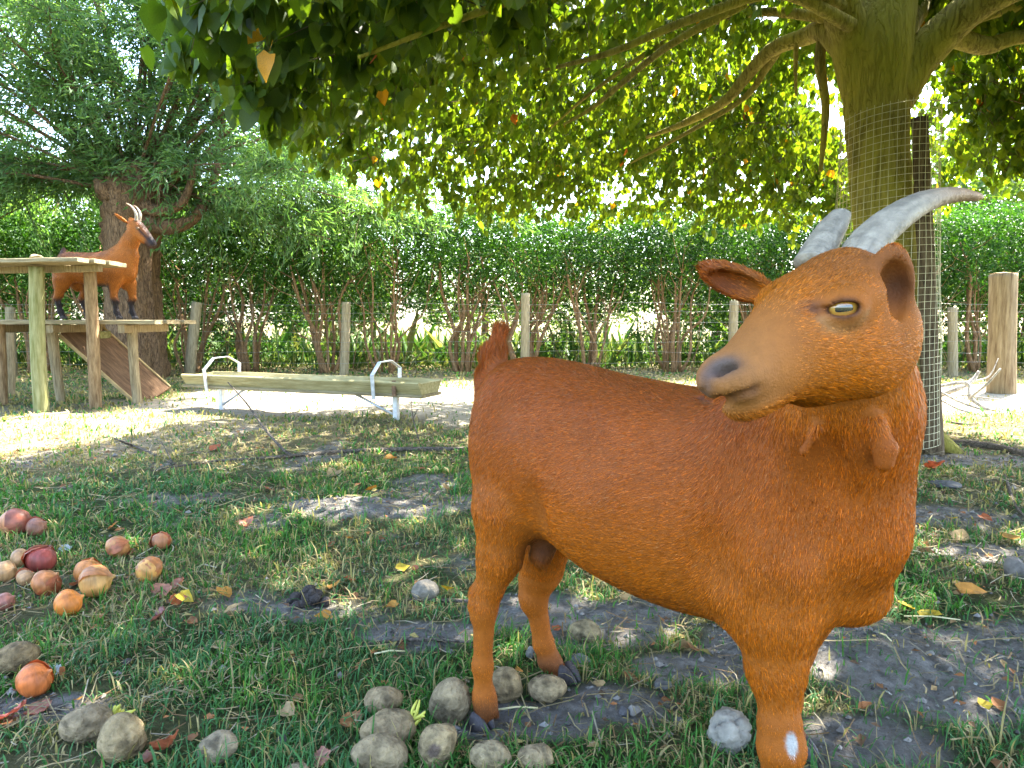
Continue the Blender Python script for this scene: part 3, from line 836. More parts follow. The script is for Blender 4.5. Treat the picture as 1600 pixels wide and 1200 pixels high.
    hi = smoothstep(.38, .60, q[:, 2] + .08 * (noise3(V * np.array([1, 1, 2.5]), 9, 33) - .5)) * (1 - smoothstep(.40, .55, q[:, 0])); c = c * (1 - .55 * hi[:, None]) + dark * .55 * hi[:, None]
    lo = 1 - smoothstep(.30, .46, V[:, 2]); c = c * (1 - .45 * lo[:, None]) + gold * .45 * lo[:, None]
    h = (V - P0) @ RH
    inhead = (1 - smoothstep(-.02, .03, np.abs(h[:, 2] + .02) - .10)) * smoothstep(-.06, 0, h[:, 0]) * (1 - smoothstep(.02, .06, np.abs(h[:, 1]) - .05))
    c = c * (1 - .7 * inhead[:, None]) + (gold * (.8 + .35 * n1)) * .7 * inhead[:, None]
    fore = inhead * smoothstep(.02, .05, h[:, 2]) * (1 - smoothstep(.08, .13, h[:, 0])); c = c * (1 - .5 * fore[:, None]) + np.array([.22, .08, .025]) * .5 * fore[:, None]
    muz = (1 - .75 * smoothstep(-.034, -.048, h[:, 2])) * inhead * smoothstep(.105, .215, h[:, 0] + .25 * h[:, 2]); c = c * (1 - .6 * muz[:, None]) + np.array([.46, .22, .07]) * .6 * muz[:, None]
    dn_ = np.linalg.norm((V - n0 - nx_ * -.004) / .001, axis=1) * .001
    nose = np.exp(-(np.maximum(np.linalg.norm((V - H(.211, .004, .001)) * np.array([1, 1, 1.5]), axis=1) - .007, 0) / .0105) ** 2); nose *= inhead > .1
    c = c * (1 - .85 * nose[:, None]) + np.array([.14, .115, .10]) * .85 * nose[:, None]
    nos = np.exp(-(np.linalg.norm((V - n0 - nn * -.004) @ np.stack([nx_, ny_, nn], 1) / np.array([1.5, .7, 1]), axis=1) / .0095) ** 2); c = c * (1 - .8 * nos[:, None]) + np.array([.02, .010, .008]) * .8 * nos[:, None]
    md = np.min([np.linalg.norm(V - (M[i] * (1 - t) + M[i + 1] * t), axis=1) for i in range(len(M) - 1) for t in (0, .5)], 0)
    k = np.exp(-(md / .0065) ** 2)[:, None]; c = c * (1 - .85 * k) + np.array([.13, .06, .05]) * .85 * k
    k = np.exp(-(np.min([np.linalg.norm(V - s_, axis=1) for s_ in S], 0) / .008) ** 2)[:, None]; c = c * (1 - .6 * k) + np.array([.12, .11, .12]) * .6 * k
    ed = np.linalg.norm((V - e0) @ RE / np.array([1.25, 1, 1]), axis=1)
    k = np.exp(-((ed - .018) / .006) ** 2)[:, None] * smoothstep(0, .4, (V - e0) @ sloty / np.maximum(ed, .001))[:, None]; c = c * (1 - .45 * k) + np.array([.50, .30, .13]) * .45 * k
    k = (np.exp(-((ed - .0100) / .0022) ** 2))[:, None]; c = c * (1 - .85 * k) + np.array([.045, .020, .014]) * .85 * k
    k = np.exp(-(np.linalg.norm((V - e0 - slotx * .026 + sloty * .003) @ RE / np.array([1.8, 1, 1]), axis=1) / .007) ** 2)[:, None]; c = c * (1 - .7 * k) + np.array([.10, .05, .04]) * .7 * k
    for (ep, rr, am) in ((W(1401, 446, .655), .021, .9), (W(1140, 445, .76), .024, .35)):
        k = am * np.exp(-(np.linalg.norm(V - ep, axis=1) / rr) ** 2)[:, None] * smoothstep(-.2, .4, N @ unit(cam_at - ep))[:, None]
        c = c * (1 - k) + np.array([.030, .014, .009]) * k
    kn = hit(core, 1238, 1163); wp = np.linalg.norm((V - kn) * np.array([1.6, 1, .85]), axis=1) + (n2[:, 0] - .5) * .006
    white = 1 - smoothstep(.009, .014, wp); c = c * (1 - white[:, None]) + np.array([.62, .58, .52]) * white[:, None]
    k = np.exp(-(np.linalg.norm(V - W(850, 858, 1.13), axis=1) / .035) ** 2)[:, None]; c = c * (1 - .8 * k) + np.array([.07, .028, .018]) * .8 * k
    foot = (1 - smoothstep(.02, .06, V[:, 2]))[:, None]; c = c * (1 - .6 * foot) + np.array([.10, .045, .025]) * .6 * foot
    c = np.clip(c, .004, .9); c = c * (.86 + .28 * noise3(V, 38, 21)[:, None])
    root = empty("goat", O, "large reddish brown horned goat in front turning its head back", "goat")
    obj("body", np_mesh("goat_body", V, Q, None, True, cols=c * .55), root, m_skin)
    # fur
    ln = .0100 + 0 * V[:, 0]
    ln = ln * (1 - .22 * inhead); ln = ln * (1 - .60 * smoothstep(.05, .75, muz)); ln *= 1 - .75 * nose; ln = np.where(V[:, 2] < .20, ln * .6, ln)
    for wt_ in WT: ln = ln * (1 - .55 * np.exp(-(np.linalg.norm(V - wt_ + [0, 0, .006], axis=1) / .03) ** 4))
    td = np.min([np.linalg.norm(V - (T[i] * (1 - t) + T[i + 1] * t), axis=1) for i in range(3) for t in (0, .5, 1)], 0)
    tail = 1 - smoothstep(.03, .05, td); ln = ln + tail * .020
    chin = inhead * (1 - smoothstep(-.05, -.035, h[:, 2])) * (h[:, 0] > .1); ln = ln + chin * .004
    neck = (1 - smoothstep(.02, .10, np.abs(V[:, 2] - .62))) * (1 - inhead) * (q[:, 0] > .42); ln = ln + neck * .004
    edr = np.linalg.norm(V - W(1401, 446, .655), axis=1); hol = np.exp(-(edr / .022) ** 2) * smoothstep(-.2, .4, N @ unit(cam_at - W(1401, 446, .655))); ln = ln * (1 - .75 * hol) * (1 - .4 * np.exp(-(edr / .05) ** 4))
    ln *= 1 - .8 * np.exp(-(np.maximum(ed - .010, 0) / .008) ** 2)
    ln *= 1 - .9 * nos; ln *= 1 - .85 * np.exp(-(md / .005) ** 2)
    wt = np.where(inhead > .3, 3.0, 1.0) * (1 + 1.5 * muz) * (1 + 2 * tail) * np.where(ln < .0015, 0.0, 1.0)
    tri, w = mesh_samples(V, Q, 540000, wt)
    bl = lambda A: np.einsum('nk,nk...->n...', w, A[tri]) if A.ndim == 1 else np.einsum('nk,nkd->nd', w, A[tri])
    rp = bl(V); rn = unit(bl(N)); fl = flow_field(pr, rp)
    sw = np.stack([vnoise(rp[:, 0] * 16 + rp[:, 1] * 9, rp[:, 2] * 16, s) for s in (1, 2, 3)], 1) - .5
    fl = unit(fl + .55 * sw)
    rcol = bl(c) * RNG.choice([.48, .80, 1.0, 1.2, 1.7], (len(rp), 1), p=[.15, .24, .31, .2, .10])
    pale = (RNG.random(len(rp)) < .028)[:, None]; rcol = np.where(pale, rcol * .5 + np.array([.45, .26, .11]) * .5, rcol)
    tl = bl(tail)
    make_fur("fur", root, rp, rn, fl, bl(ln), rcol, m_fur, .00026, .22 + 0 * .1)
    # eyes: eyeball and lids
    v, qd, t = uv_sphere(.0158, 32, 20)
    eo = obj("eye", np_mesh("eyeball", v, qd, t), root, eye_material("goat_eye"), False)
    def place(o, c, R):
        m = Matrix.Identity(4)
        for i in range(3):
            for j in range(3): m[i][j] = R[i][j]
        m.translation = Vector(c); o.matrix_parent_inverse = Matrix.Translation(root.location).inverted(); o.matrix_basis = m
    place(eo, e0 - en * .0118, RE)
    mir = lambda p: p - 2 * sd * ((p - P0) @ sd)
    en2 = en - 2 * sd * (en @ sd); sx2 = slotx - 2 * sd * (slotx @ sd); RE2 = np.stack([sx2, np.cross(en2, sx2), en2], 1)
    eo2 = obj("eye", eo.data, root, None, False); place(eo2, mir(e0) - en2 * .0165, RE2)
    # horns
    hb = W(1347, 400, .695)
    path = [W(1338, 410, .700), W(1358, 378, .705), W(1392, 346, .715), W(1438, 318, .735), W(1488, 305, .76), W(1536, 309, .79)]
    obj("horn", horn_mesh("near_horn", path, [.0235, .0228, .0205, .0165, .0115, .0050]), root, m_horn)
    path = [W(1268, 412, .725), W(1283, 384, .74), W(1300, 356, .755), W(1313, 336, .77)]
    fh = obj("horn", horn_mesh("far_horn", path, [.019, .0178, .0158, .0115], 5, .04, blunt=True), root, m_horn)
    tag(fh, "shorter blunt ended horn on the far side")
    # hooves
    for (p, f) in ((W(751, 1140, 1.125), F), (W(886, 1068, 1.275), F), (W(1219, 1398, .80), F), (W(1253, 1182, 1.045), F)):
        g = np.array([p[0], p[1], float(height(p[0], p[1])) - .001])
        obj("hoof", claw_pair("hoof", g, f, .95), root, m_hoof)
brown_goat()
# ------------------------------------------------------------------ trees, hedge, distance
m_leaf = material("linden_leaf", attr=True, var=.18, scale=25, rough=.5, spec=.3, trans=.5, trans_tint=(2.0, 1.75, .35))
m_hleaf = material("hedge_leaf", attr=True, var=.2, scale=25, rough=.5, spec=.15, trans=.30, trans_tint=(1.25, 1.45, .35))
m_wleaf = material("willow_leaf", attr=True, var=.2, scale=20, rough=.45, spec=.4, trans=.55, trans_tint=(1.4, 1.6, .5))
m_far = material("far_leaf", attr=True, var=.2, scale=3, rough=.5, spec=.3, trans=.4, trans_tint=(1.4, 1.4, .45))

def bark_material(name, base, dark, light, moss=None, stretch=(14, 14, 2.2), bump=.8, scale=5.0):
    m = material(name, base, .9, .15, scale=scale, bump=bump, bscale=9, dark=dark, var2=light, stretch=stretch)
    N, Lk = m.node_tree.nodes, m.node_tree.links; p = N["Principled BSDF"]; src = p.inputs["Base Color"].links[0].from_socket
    mp = next(n for n in N if n.type == 'MAPPING'); cn = N.new("ShaderNodeTexNoise"); cn.inputs["Scale"].default_value = 1.7; cn.inputs["Detail"].default_value = 4; cn.inputs["Distortion"].default_value = .6
    Lk.new(mp.outputs[0], cn.inputs["Vector"])
    cr = N.new("ShaderNodeValToRGB"); e = cr.color_ramp.elements; e[0].position = .455; e[0].color = (1, 1, 1, 1); e[1].position = .50; e[1].color = (.30, .28, .26, 1); k = e.new(.545); k.color = (1, 1, 1, 1)
    Lk.new(cn.outputs["Fac"], cr.inputs[0])
    mc = N.new("ShaderNodeMix"); mc.data_type = 'RGBA'; mc.blend_type = 'MULTIPLY'; mc.inputs[0].default_value = .5; Lk.new(src, mc.inputs[6]); Lk.new(cr.outputs[0], mc.inputs[7]); Lk.new(mc.outputs[2], p.inputs["Base Color"])
    b2 = N.new("ShaderNodeBump"); b2.inputs["Strength"].default_value = .6; b2.inputs["Distance"].default_value = .02; Lk.new(cr.outputs[0], b2.inputs["Height"])
    if p.inputs["Normal"].links: Lk.new(p.inputs["Normal"].links[0].from_socket, b2.inputs["Normal"])
    Lk.new(b2.outputs[0], p.inputs["Normal"])
    if moss is not None:
        N, Lk = m.node_tree.nodes, m.node_tree.links; p = N["Principled BSDF"]
        src = p.inputs["Base Color"].links[0].from_socket
        tc = N.new("ShaderNodeTexCoord"); ns = N.new("ShaderNodeTexNoise"); ns.inputs["Scale"].default_value = 2.6; ns.inputs["Detail"].default_value = 7
        Lk.new(tc.outputs["Object"], ns.inputs["Vector"])
        r = N.new("ShaderNodeValToRGB"); r.color_ramp.elements[0].position = .40; r.color_ramp.elements[1].position = .62; Lk.new(ns.outputs["Fac"], r.inputs[0])
        mx = N.new("ShaderNodeMix"); mx.data_type = 'RGBA'; Lk.new(r.outputs[0], mx.inputs[0]); Lk.new(src, mx.inputs[6]); mx.inputs[7].default_value = (*moss, 1)
        m2 = N.new("ShaderNodeMix"); m2.data_type = 'RGBA'; m2.inputs[0].default_value = .6; Lk.new(src, m2.inputs[6]); Lk.new(mx.outputs[2], m2.inputs[7])
        Lk.new(m2.outputs[2], p.inputs["Base Color"])
    return m
m_lbark = bark_material("linden_bark", (.28, .23, .06), (.17, .13, .04), (.37, .31, .085), moss=(.36, .32, .04))
m_wbark = bark_material("willow_bark", (.17, .10, .05), (.06, .035, .02), (.27, .165, .085), stretch=(16, 16, 3), bump=1.0)
m_hbark = bark_material("hedge_bark", (.27, .155, .065), (.15, .085, .04), (.38, .23, .11), stretch=(20, 20, 4), bump=.5)
m_twig = material("twig_bark", (.10, .07, .04), .9, .1, scale=20)

def bark_tube(path, rad, n=14, seed=0, ridge=.06, m=30):
    """tapered limb with lengthwise ridges"""
    P = smooth_path(path, m); R = np.interp(np.linspace(0, 1, m), np.linspace(0, 1, len(rad)), rad)
    v, q, t = tube_arrays(P, R, n, True, 0, seed)
    k = v[:m * n].reshape(m, n, 3); r = np.random.default_rng(seed)
    rib = r.uniform(-1, 1, n)[None] * .7 + np.cumsum(r.normal(0, .25, (m, n)), 0) * .4 + r.normal(0, .25, (m, n))
    k = P[:, None] + (k - P[:, None]) * (1 + ridge * np.clip(rib, -1.6, 1.6))[:, :, None]
    v[:m * n] = k.reshape(-1, 3)
    return v, q, t

def limb(name, path, rad, parent, mat, n=12, seed=0, ridge=.05, m=26):
    b = MB(); b.add(*bark_tube(path, rad, n, seed, ridge, m))
    return obj(name, b.mesh(name), parent, mat)

def rand_dirs(n, zlo=-1, zhi=1, rng=RNG):
    z = rng.uniform(zlo, zhi, n); a = rng.uniform(0, 2 * np.pi, n); r = np.sqrt(1 - z * z)
    return np.stack([r * np.cos(a), r * np.sin(a), z], 1)

def twig_mesh(name, A, Bm, C, r):
    """many three-point twigs as thin three-sided tubes in one mesh"""
    n = len(A); P = np.stack([A, Bm, C], 1); d = unit(C - A)
    u = unit(np.cross(d, np.array([.3, .2, .93]))); w = np.cross(d, u)
    ang = np.array([0, 2.094, 4.189])
    ring = np.cos(ang)[None, :, None] * u[:, None] + np.sin(ang)[None, :, None] * w[:, None]
    rr = np.asarray(r).reshape(-1, 1, 1) * np.ones((n, 1, 1))
    v = np.concatenate([P[:, i:i + 1] + ring * rr * f for i, f in enumerate((1, .75, .35))], 1)
    q = []
    for i in (0, 3):
        for j in range(3):
            q.append([i + j, i + (j + 1) % 3, i + 3 + (j + 1) % 3, i + 3 + j])
    q = (np.array(q)[None] + (np.arange(n) * 9)[:, None, None]).reshape(-1, 4)
    return np_mesh(name, v.reshape(-1, 3), q, None, True)

# ---- the linden that shades the goat
def linden():
    base = np.array([2.06, 3.78, 0.0])
    root = empty("linden_tree", base, "big linden with mossy trunk and low hanging heart shaped leaves over the goat", "tree")
    T = lambda px, py, Y=3.75: W(px, py, Y)
    gz = float(height(base[0], base[1]))
    tr = MB()
    tr.add(*bark_tube([base + [0, 0, gz - .1], T(1408, 640, 3.76), T(1390, 450), T(1372, 250), T(1368, 160), T(1368, 92)], [.20, .155, .148, .143, .150, .15], 28, 4, .045, 50))
    for k in range(5):   # root flare
        a = k * 1.26 + .4; d = np.array([math.cos(a), math.sin(a), 0])
        tr.add(*bark_tube([base + d * .06 + [0, 0, .30], base + d * .17 + [0, 0, .09], base + d * .33 + [0, 0, -.02]], [.08, .075, .03], 8, k, .05, 10))
    obj("trunk", tr.mesh("linden_trunk"), root, m_lbark)
    Lb = [  # limbs: path, radii
        ([T(1395, 150), T(1425, 105), T(1470, 55, 3.7), T(1540, 0, 3.6), T(1680, -60, 3.5)], [.12, .105, .095, .08, .06]),
        ([T(1450, 80, 3.75), T(1490, 60, 3.8), T(1540, 72, 3.85), T(1600, 58, 3.9), T(1720, 70, 4.0)], [.045, .05, .045, .036, .02]),
        ([T(1500, 30, 3.7), T(1560, 12, 3.9), T(1640, -2, 4.1), T(1760, -10, 4.4)], [.055, .045, .035, .02]),
        ([T(1350, 140), T(1335, 85), T(1318, 20, 3.7), T(1290, -60, 3.6), T(1220, -200, 3.4)], [.11, .10, .09, .08, .05]),
        ([T(1371, 190), T(1368, 92), T(1383, 0, 3.8), T(1392, -90, 3.9), T(1380, -260, 4.1)], [.135, .172, .15, .12, .06]),
        ([T(1405, 95, 3.85), T(1420, 40, 4.0), T(1460, -20, 4.3), T(1520, -150, 4.8)], [.07, .06, .05, .03]),
        ([T(1330, 85, 3.75), T(1290, 48, 3.9), T(1255, 58, 4.05), T(1205, 78, 4.2), T(1165, 120, 4.35), T(1130, 160, 4.5), T(1070, 192, 4.75), T(1010, 215, 5.0)], [.075, .062, .046, .040, .035, .030, .022, .010]),
        ([T(1286, 55, 3.9), T(1281, 100, 3.92), T(1290, 170, 3.95), T(1282, 268, 4.0)], [.030, .028, .022, .010]),
        ([T(1245, 60, 4.05), T(1243, 100, 4.1), T(1244, 150, 4.15)], [.014, .012, .006]),
        ([T(1330, 40, 3.6), T(1220, -10, 3.4), T(1080, 30, 3.2), T(960, 80, 3.1), T(850, 110, 3.0)], [.035, .026, .020, .014, .006]),
        ([T(1320, 10, 3.65), T(1150, -70, 3.0), T(950, -50, 2.7), T(760, 15, 2.6), T(560, 90, 2.5)], [.03, .024, .018, .013, .006]),
        ([T(1310, 30, 3.8), T(1180, 20, 4.1), T(1050, 60, 4.4), T(930, 140, 4.7), T(860, 200, 4.9)], [.032, .024, .018, .012, .006]),
        ([T(1215, 80, 4.2), T(1195, 110, 4.3), T(1160, 155, 4.4), T(1060, 215, 4.6), T(985, 255, 4.75)], [.026, .022, .018, .012, .006]),
        ([T(1165, 5, 3.4), T(1040, 75, 3.6), T(930, 165, 3.9), T(880, 195, 4.0)], [.022, .018, .012, .006]),
    ]
    for i, (p, r) in enumerate(Lb):
        limb("branch", p, r, root, m_lbark, 12, 30 + i, .05, 24)
    # the crown: sprays of leaves hanging on twigs between a drooping lower skirt and a domed top
    rng = np.random.default_rng(11)
    cen = np.array([1.95, 3.75])
    def reach(a):     # crown radius by direction (a = 0 towards +x)
        return 3.15 + .35 * np.cos(a - 3.6) - .95 * np.exp(-((np.mod(a - .45 + np.pi, 2 * np.pi) - np.pi) / .75) ** 2) + .18 * np.sin(3 * a + 1)
    n = 10500
    a = rng.uniform(0, 2 * np.pi, n); R = reach(a); rr = np.sqrt(rng.uniform(.005, 1, n))
    x = cen[0] + np.cos(a) * rr * R; y = cen[1] + np.sin(a) * rr * R
    low = 2.15 - .72 * rr ** 2.2 + .25 * (fbm(x * .9, y * .9, 91) - .5) * 2
    low += .16 * np.exp(-((y - 4.2) / .8) ** 2) * (x < 1.2)
    top = 2.3 + 3.6 * np.sqrt(np.clip(1 - rr ** 2, 0, 1))
    u = rng.random(n); f = np.where(rng.random(n) < .72, u * .9 / np.maximum(top - low, .9), u ** 1.0)
    z = low + np.clip(f, 0, 1) * np.maximum(top - low, .35)
    ctr = np.stack([x, y, z], 1)
    # extra sprays added along the sun rays to keep sun flecks off the goat
    ns = 420; gp = np.stack([rng.uniform(-.15, .55, ns), rng.uniform(.55, 1.35, ns), rng.uniform(.2, .85, ns)], 1)
    tz = rng.uniform(2.3, 4.2, ns); sd_ = np.array(sun_dir); gp = gp + sd_ * ((tz - gp[:, 2]) / sd_[2])[:, None]
    okg = (np.hypot(gp[:, 0] - cen[0], gp[:, 1] - cen[1]) < 3.3); gp = gp[okg]
    ctr = np.concatenate([ctr, gp]); x, y, z = ctr.T
    a = np.arctan2(y - cen[1], x - cen[0]); rr = np.clip(np.hypot(x - cen[0], y - cen[1]) / reach(a), 0, 1)
    gap = fbm(x * 1.7 + z * .6, y * 1.7 - z * .5, 95)
    keep = (gap > .33) | (np.arange(len(x)) >= n)
    keep &= np.hypot(x - cen[0], y - cen[1]) > .40
    keep &= ~((np.hypot(x - cen[0], y - cen[1]) < 1.3) & (z < 2.35))
    px, py, dep = project(ctr)
    inw = (dep > .2) & (px > -50) & (px < 1650) & (py < 420) & (py > -100)
    # where the photograph shows open air under the canopy
    lim = np.interp(px, [150, 190, 260, 330, 400, 470, 530, 600, 700, 800, 1000, 1250, 1320, 1440, 1600], [-20, 30, 75, 112, 150, 200, 250, 295, 318, 335, 336, 342, 345, 330, 250])
    keep &= ~((dep > .1) & (py > lim) & (px > -300) & (px < 1800))
    keep &= ~((dep > .1) & (px < 190) & (px > -700))
    keep &= ~((dep > .05) & (dep < 1.5) & (px > -100) & (px < 1700) & (py > -60))
    keep &= ~((px > 820) & (dep > 3.2) & (gap < .39) & (px < 1700))
    blue = (px > 1280) & (px < 1600) & (py > 20) & (py < 190) & (dep < 3.9) & (dep > 0)
    keep &= ~blue
    ctr, a, rr = ctr[keep], a[keep], rr[keep]; n = len(ctr)
    out = np.stack([np.cos(a), np.sin(a), np.zeros(n)], 1)
    td = unit(out * .8 + rand_dirs(n, -.6, .3, rng) * .9 + np.array([0, 0, -.25])); tl = rng.uniform(.16, .42, n)
    A = ctr - td * tl[:, None] * .5; C = ctr + td * tl[:, None] * .5 - np.array([0, 0, .05]); Bm = (A + C) / 2 + np.array([0, 0, .03])
    tw = obj("twigs", twig_mesh("linden_twigs", A, Bm, C, rng.uniform(.0018, .004, n)), root, m_twig); tag(tw, kind="stuff")
    px, py, dep = project(ctr)
    k = np.where((dep > .3) & (px > -150) & (px < 1750) & (py > -250), 12, 7)
    big = np.where(k == 12, 1.0, 1.35)
    idx = np.repeat(np.arange(n), k); m = len(idx); t = rng.random(m)[:, None]
    p = A[idx] * (1 - t) + C[idx] * t + rand_dirs(m, -1, 1, rng) * rng.uniform(.01, .045, (m, 1)) - np.array([0, 0, .02])
    yd = unit(np.array([0, 0, -1.0]) + rand_dirs(m, -.5, .5, rng) * .55 + td[idx] * .35)
    zd = rand_dirs(m, -.35, .8, rng)
    size = (rng.normal(.056, .014, m) + .016 * (p[:, 1] < 3.0)).clip(.026, .095) * big[idx]
    r = rng.random((m, 1)); col = np.array([.055, .115, .014]) * (1 - r) + np.array([.105, .155, .018]) * r
    tone = fbm(p[:, 0] * 1.2, p[:, 1] * 1.2 + p[:, 2], 97)[:, None]
    col = col * (.75 + .5 * tone)
    yel = rng.random(m) < .003; col[yel] = np.array([.42, .22, .02]); br = rng.random(m) < .0015; col[br] = np.array([.28, .09, .02])
    px, py, dep = project(p)
    vis = (dep > .3) & (px > 0) & (px < 1600) & (py > 0) & (py < 1200)
    score = np.where(vis, size / np.maximum(dep, .3), 0); order = np.argsort(-score)[:300]
    # the 300 leaves that show largest are objects of their own, made from a few bent shapes
    shapes = []
    lrng = np.random.default_rng(5)
    for s in range(14):
        tv, tt = leaf_template('heart'); v = tv.copy(); v[:, 2] += lrng.uniform(-.35, .25) * (v[:, 1] - .3) ** 2 + lrng.uniform(-.15, .15) * v[:, 0]
        v[:, 0] *= lrng.uniform(.85, 1.05); v = np.concatenate([v, [(-.012, -.45, .05), (.012, -.45, .05), (0, .12, .01)]]); t2 = np.concatenate([tt, [(9, 10, 11)]])
        cc = (np.array([.055, .105, .015]) if s < 12 else np.array([.40, .21, .02])) * lrng.uniform(.75, 1.35)
        shapes.append(np_mesh("linden_leaf", v, None, t2, True, cols=np.repeat(cc[None], len(v), 0)))
        shapes[-1].materials.append(m_leaf)
    inv = Matrix.Translation(root.matrix_basis.translation).inverted()
    for i in order:
        s = shapes[12 + int(lrng.integers(2))] if lrng.random() < .005 else shapes[int(lrng.integers(12))]
        o = bpy.data.objects.new("leaf", s); COL.objects.link(o); o.parent = root; o.matrix_parent_inverse = inv
        y_ = yd[i]; z_ = unit(zd[i] - y_ * (zd[i] @ y_)); x_ = np.cross(y_, z_); S = size[i] * 1.08
        mt = Matrix.Identity(4)
        for j in range(3): mt[j][0], mt[j][1], mt[j][2], mt[j][3] = x_[j] * S, y_[j] * S, z_[j] * S, p[i][j]
        o.matrix_basis = mt
    rest = np.ones(m, bool); rest[order] = False
    near = rest & vis & (dep < 4.2)
    far = rest & ~near
    fo = MB()
    for msk, kd in ((near, 'heart'), (far, 'heartlow')):
        o = obj("foliage", leaves_mesh("linden_foliage", kd, p[msk], yd[msk], zd[msk], size[msk], col[msk]), root, m_leaf); tag(o, kind="stuff")
linden()

# ---- the pollard willow behind the goat platform
def willow():
    base = np.array([-4.28, 8.05, 0]); root = empty("willow_tree", base, "old pollard willow with knobbly trunk and fan of upright leafy branches behind the platform", "tree")
    rng = np.random.default_rng(23)
    tr = MB()
    tr.add(*bark_tube([base + [0, 0, -.1], base + [-.02, 0, .6], base + [-.03, 0, 1.2], base + [0, 0, 1.75], base + [.10, 0, 2.1], base + [.14, 0, 2.35]], [.33, .28, .265, .28, .37, .27], 30, 3, .13, 60))
    for k in range(16):   # knobs of the pollard head
        d = rand_dirs(1, -.3, .9, rng)[0] * np.array([.40, .34, .34]); c = base + np.array([.14, 0, 2.12]) + d
        v, q, t = uv_sphere(rng.uniform(.07, .12), 14, 9); v = v * (1 + .5 * (noise3(v + k, 16, k)[:, None] - .5) * 2); tr.add(v + c, q, t)
    for (p, r) in (([base + [.25, -.1, 1.75], base + [.52, -.15, 1.70], base + [.78, -.12, 1.82], base + [.95, 0, 2.25], base + [1.05, .1, 3.0]], [.11, .085, .06, .045, .03]),
                   ([base + [.2, -.2, 1.95], base + [.45, -.3, 1.85], base + [.70, -.25, 1.95], base + [.85, -.2, 2.4]], [.09, .06, .045, .03])):
        tr.add(*bark_tube(p, r, 12, 9, .07, 20))
    obj("trunk", tr.mesh("willow_trunk"), root, m_wbark)
    P, Yd, S, TA, TB, TC = [], [], [], [], [], []
    head = base + np.array([.10, 0, 2.15])
    for i in range(66):
        az = rng.uniform(0, 2 * np.pi) if i % 2 else (i // 2 % 2) * np.pi + rng.normal(0, .5); el = np.radians(rng.uniform(30, 86) if i % 2 else rng.uniform(14, 60)); Ln = rng.uniform(3.4, 5.2) * (.75 + .25 * np.sin(el))
        if i >= 50: az = (i % 2) * np.pi + rng.normal(0, .55); el = np.radians(rng.uniform(-3, 16)); Ln = rng.uniform(2.4, 3.8)
        d = np.array([np.cos(az) * np.cos(el), .6 * np.sin(az) * np.cos(el), np.sin(el)])
        st = head + d * np.array([.30, .26, .22]) + rng.normal(0, .12, 3) * [1, 1, .8]; bend = rng.normal(0, .34, 3)
        path = [st, st + d * Ln * .35 + bend * .5, st + d * Ln * .7 + bend + [0, 0, -.05 * np.cos(el) * Ln], st + d * Ln + bend - np.array([0, 0, .12 * np.cos(el) * Ln])]
        limb("branch", path, [rng.uniform(.010, .026) * (1 if i < 50 else .6), .016 if i < 50 else .010, .010 if i < 50 else .007, .005], root, m_wbark, 8, 100 + i, .06, 16)
        pp = smooth_path(path, 60)
        for k in range(24):
            u = int(rng.uniform(.10, 1) ** .85 * 59); s0 = pp[u]
            td = unit(d * .7 + rand_dirs(1, -.5, .6, rng)[0] * .9); tl = rng.uniform(.35, 1.1) * (1.1 - .4 * u / 59)
            mid = s0 + td * tl * .5; end = s0 + td * tl - np.array([0, 0, tl * rng.uniform(.1, .45)])
            TA.append(s0); TB.append(mid); TC.append(end)
            m = int(36 + tl * 60); t = rng.random(m)[:, None]
            q = (1 - t) ** 2 * s0 + 2 * t * (1 - t) * mid + t * t * end
            dr = unit(2 * (1 - t) * (mid - s0) + 2 * t * (end - mid))
            P.append(q + rng.normal(0, .055, (m, 3))); Yd.append(unit(dr * .8 + rand_dirs(m, -1, 1, rng) * .8 + np.array([0, 0, -.25])))
    for k in range(150):     # young shoots sprouting all round the pollard head
        d = unit(rand_dirs(1, -.25, 1, rng)[0]); s0 = head + d * np.array([.34, .30, .22]); tl = rng.uniform(.3, .9)
        d = unit(d + rand_dirs(1, 0, 1, rng)[0] * .6 + [0, -.2, .5]); mid = s0 + d * tl * .5; end = s0 + d * tl - [0, 0, .1 * tl]
        TA.append(s0); TB.append(mid); TC.append(end); m = 44; t = rng.random(m)[:, None]; q = s0 * (1 - t) + end * t
        P.append(q + rng.normal(0, .035, (m, 3))); Yd.append(unit(d * .8 + rand_dirs(m, -1, 1, rng) * .8))
    P = np.concatenate(P); Yd = np.concatenate(Yd); m = len(P)
    tw = obj("twigs", twig_mesh("willow_twigs", np.array(TA), np.array(TB), np.array(TC), np.full(len(TA), .005)), root, m_twig); tag(tw, kind="stuff")
    r = rng.random((m, 1)); col = np.array([.080, .160, .060]) * (1 - r) + np.array([.145, .215, .085]) * r
    o = obj("foliage", leaves_mesh("willow_foliage", 'blade', P, Yd, rand_dirs(m, 0, 1, rng), rng.uniform(.075, .125, m), col, 1.1), root, m_wleaf); tag(o, kind="stuff")
    # tuft of thin shoots hanging over the pollard head
    sh = MB()
    for k in range(14):
        s0 = head + np.array([rng.uniform(-.1, .5), -.34, rng.uniform(-.1, .2)]); e = s0 + np.array([rng.uniform(-.05, .35), -.08, -rng.uniform(.25, .55)])
        sh.add(*tube_arrays(smooth_path([s0, (s0 + e) / 2 + [.03, -.08, .1], e], 8), np.linspace(.008, .003, 8), 5))
    obj("shoots", sh.mesh("willow_shoots"), root, m_wbark)
willow()

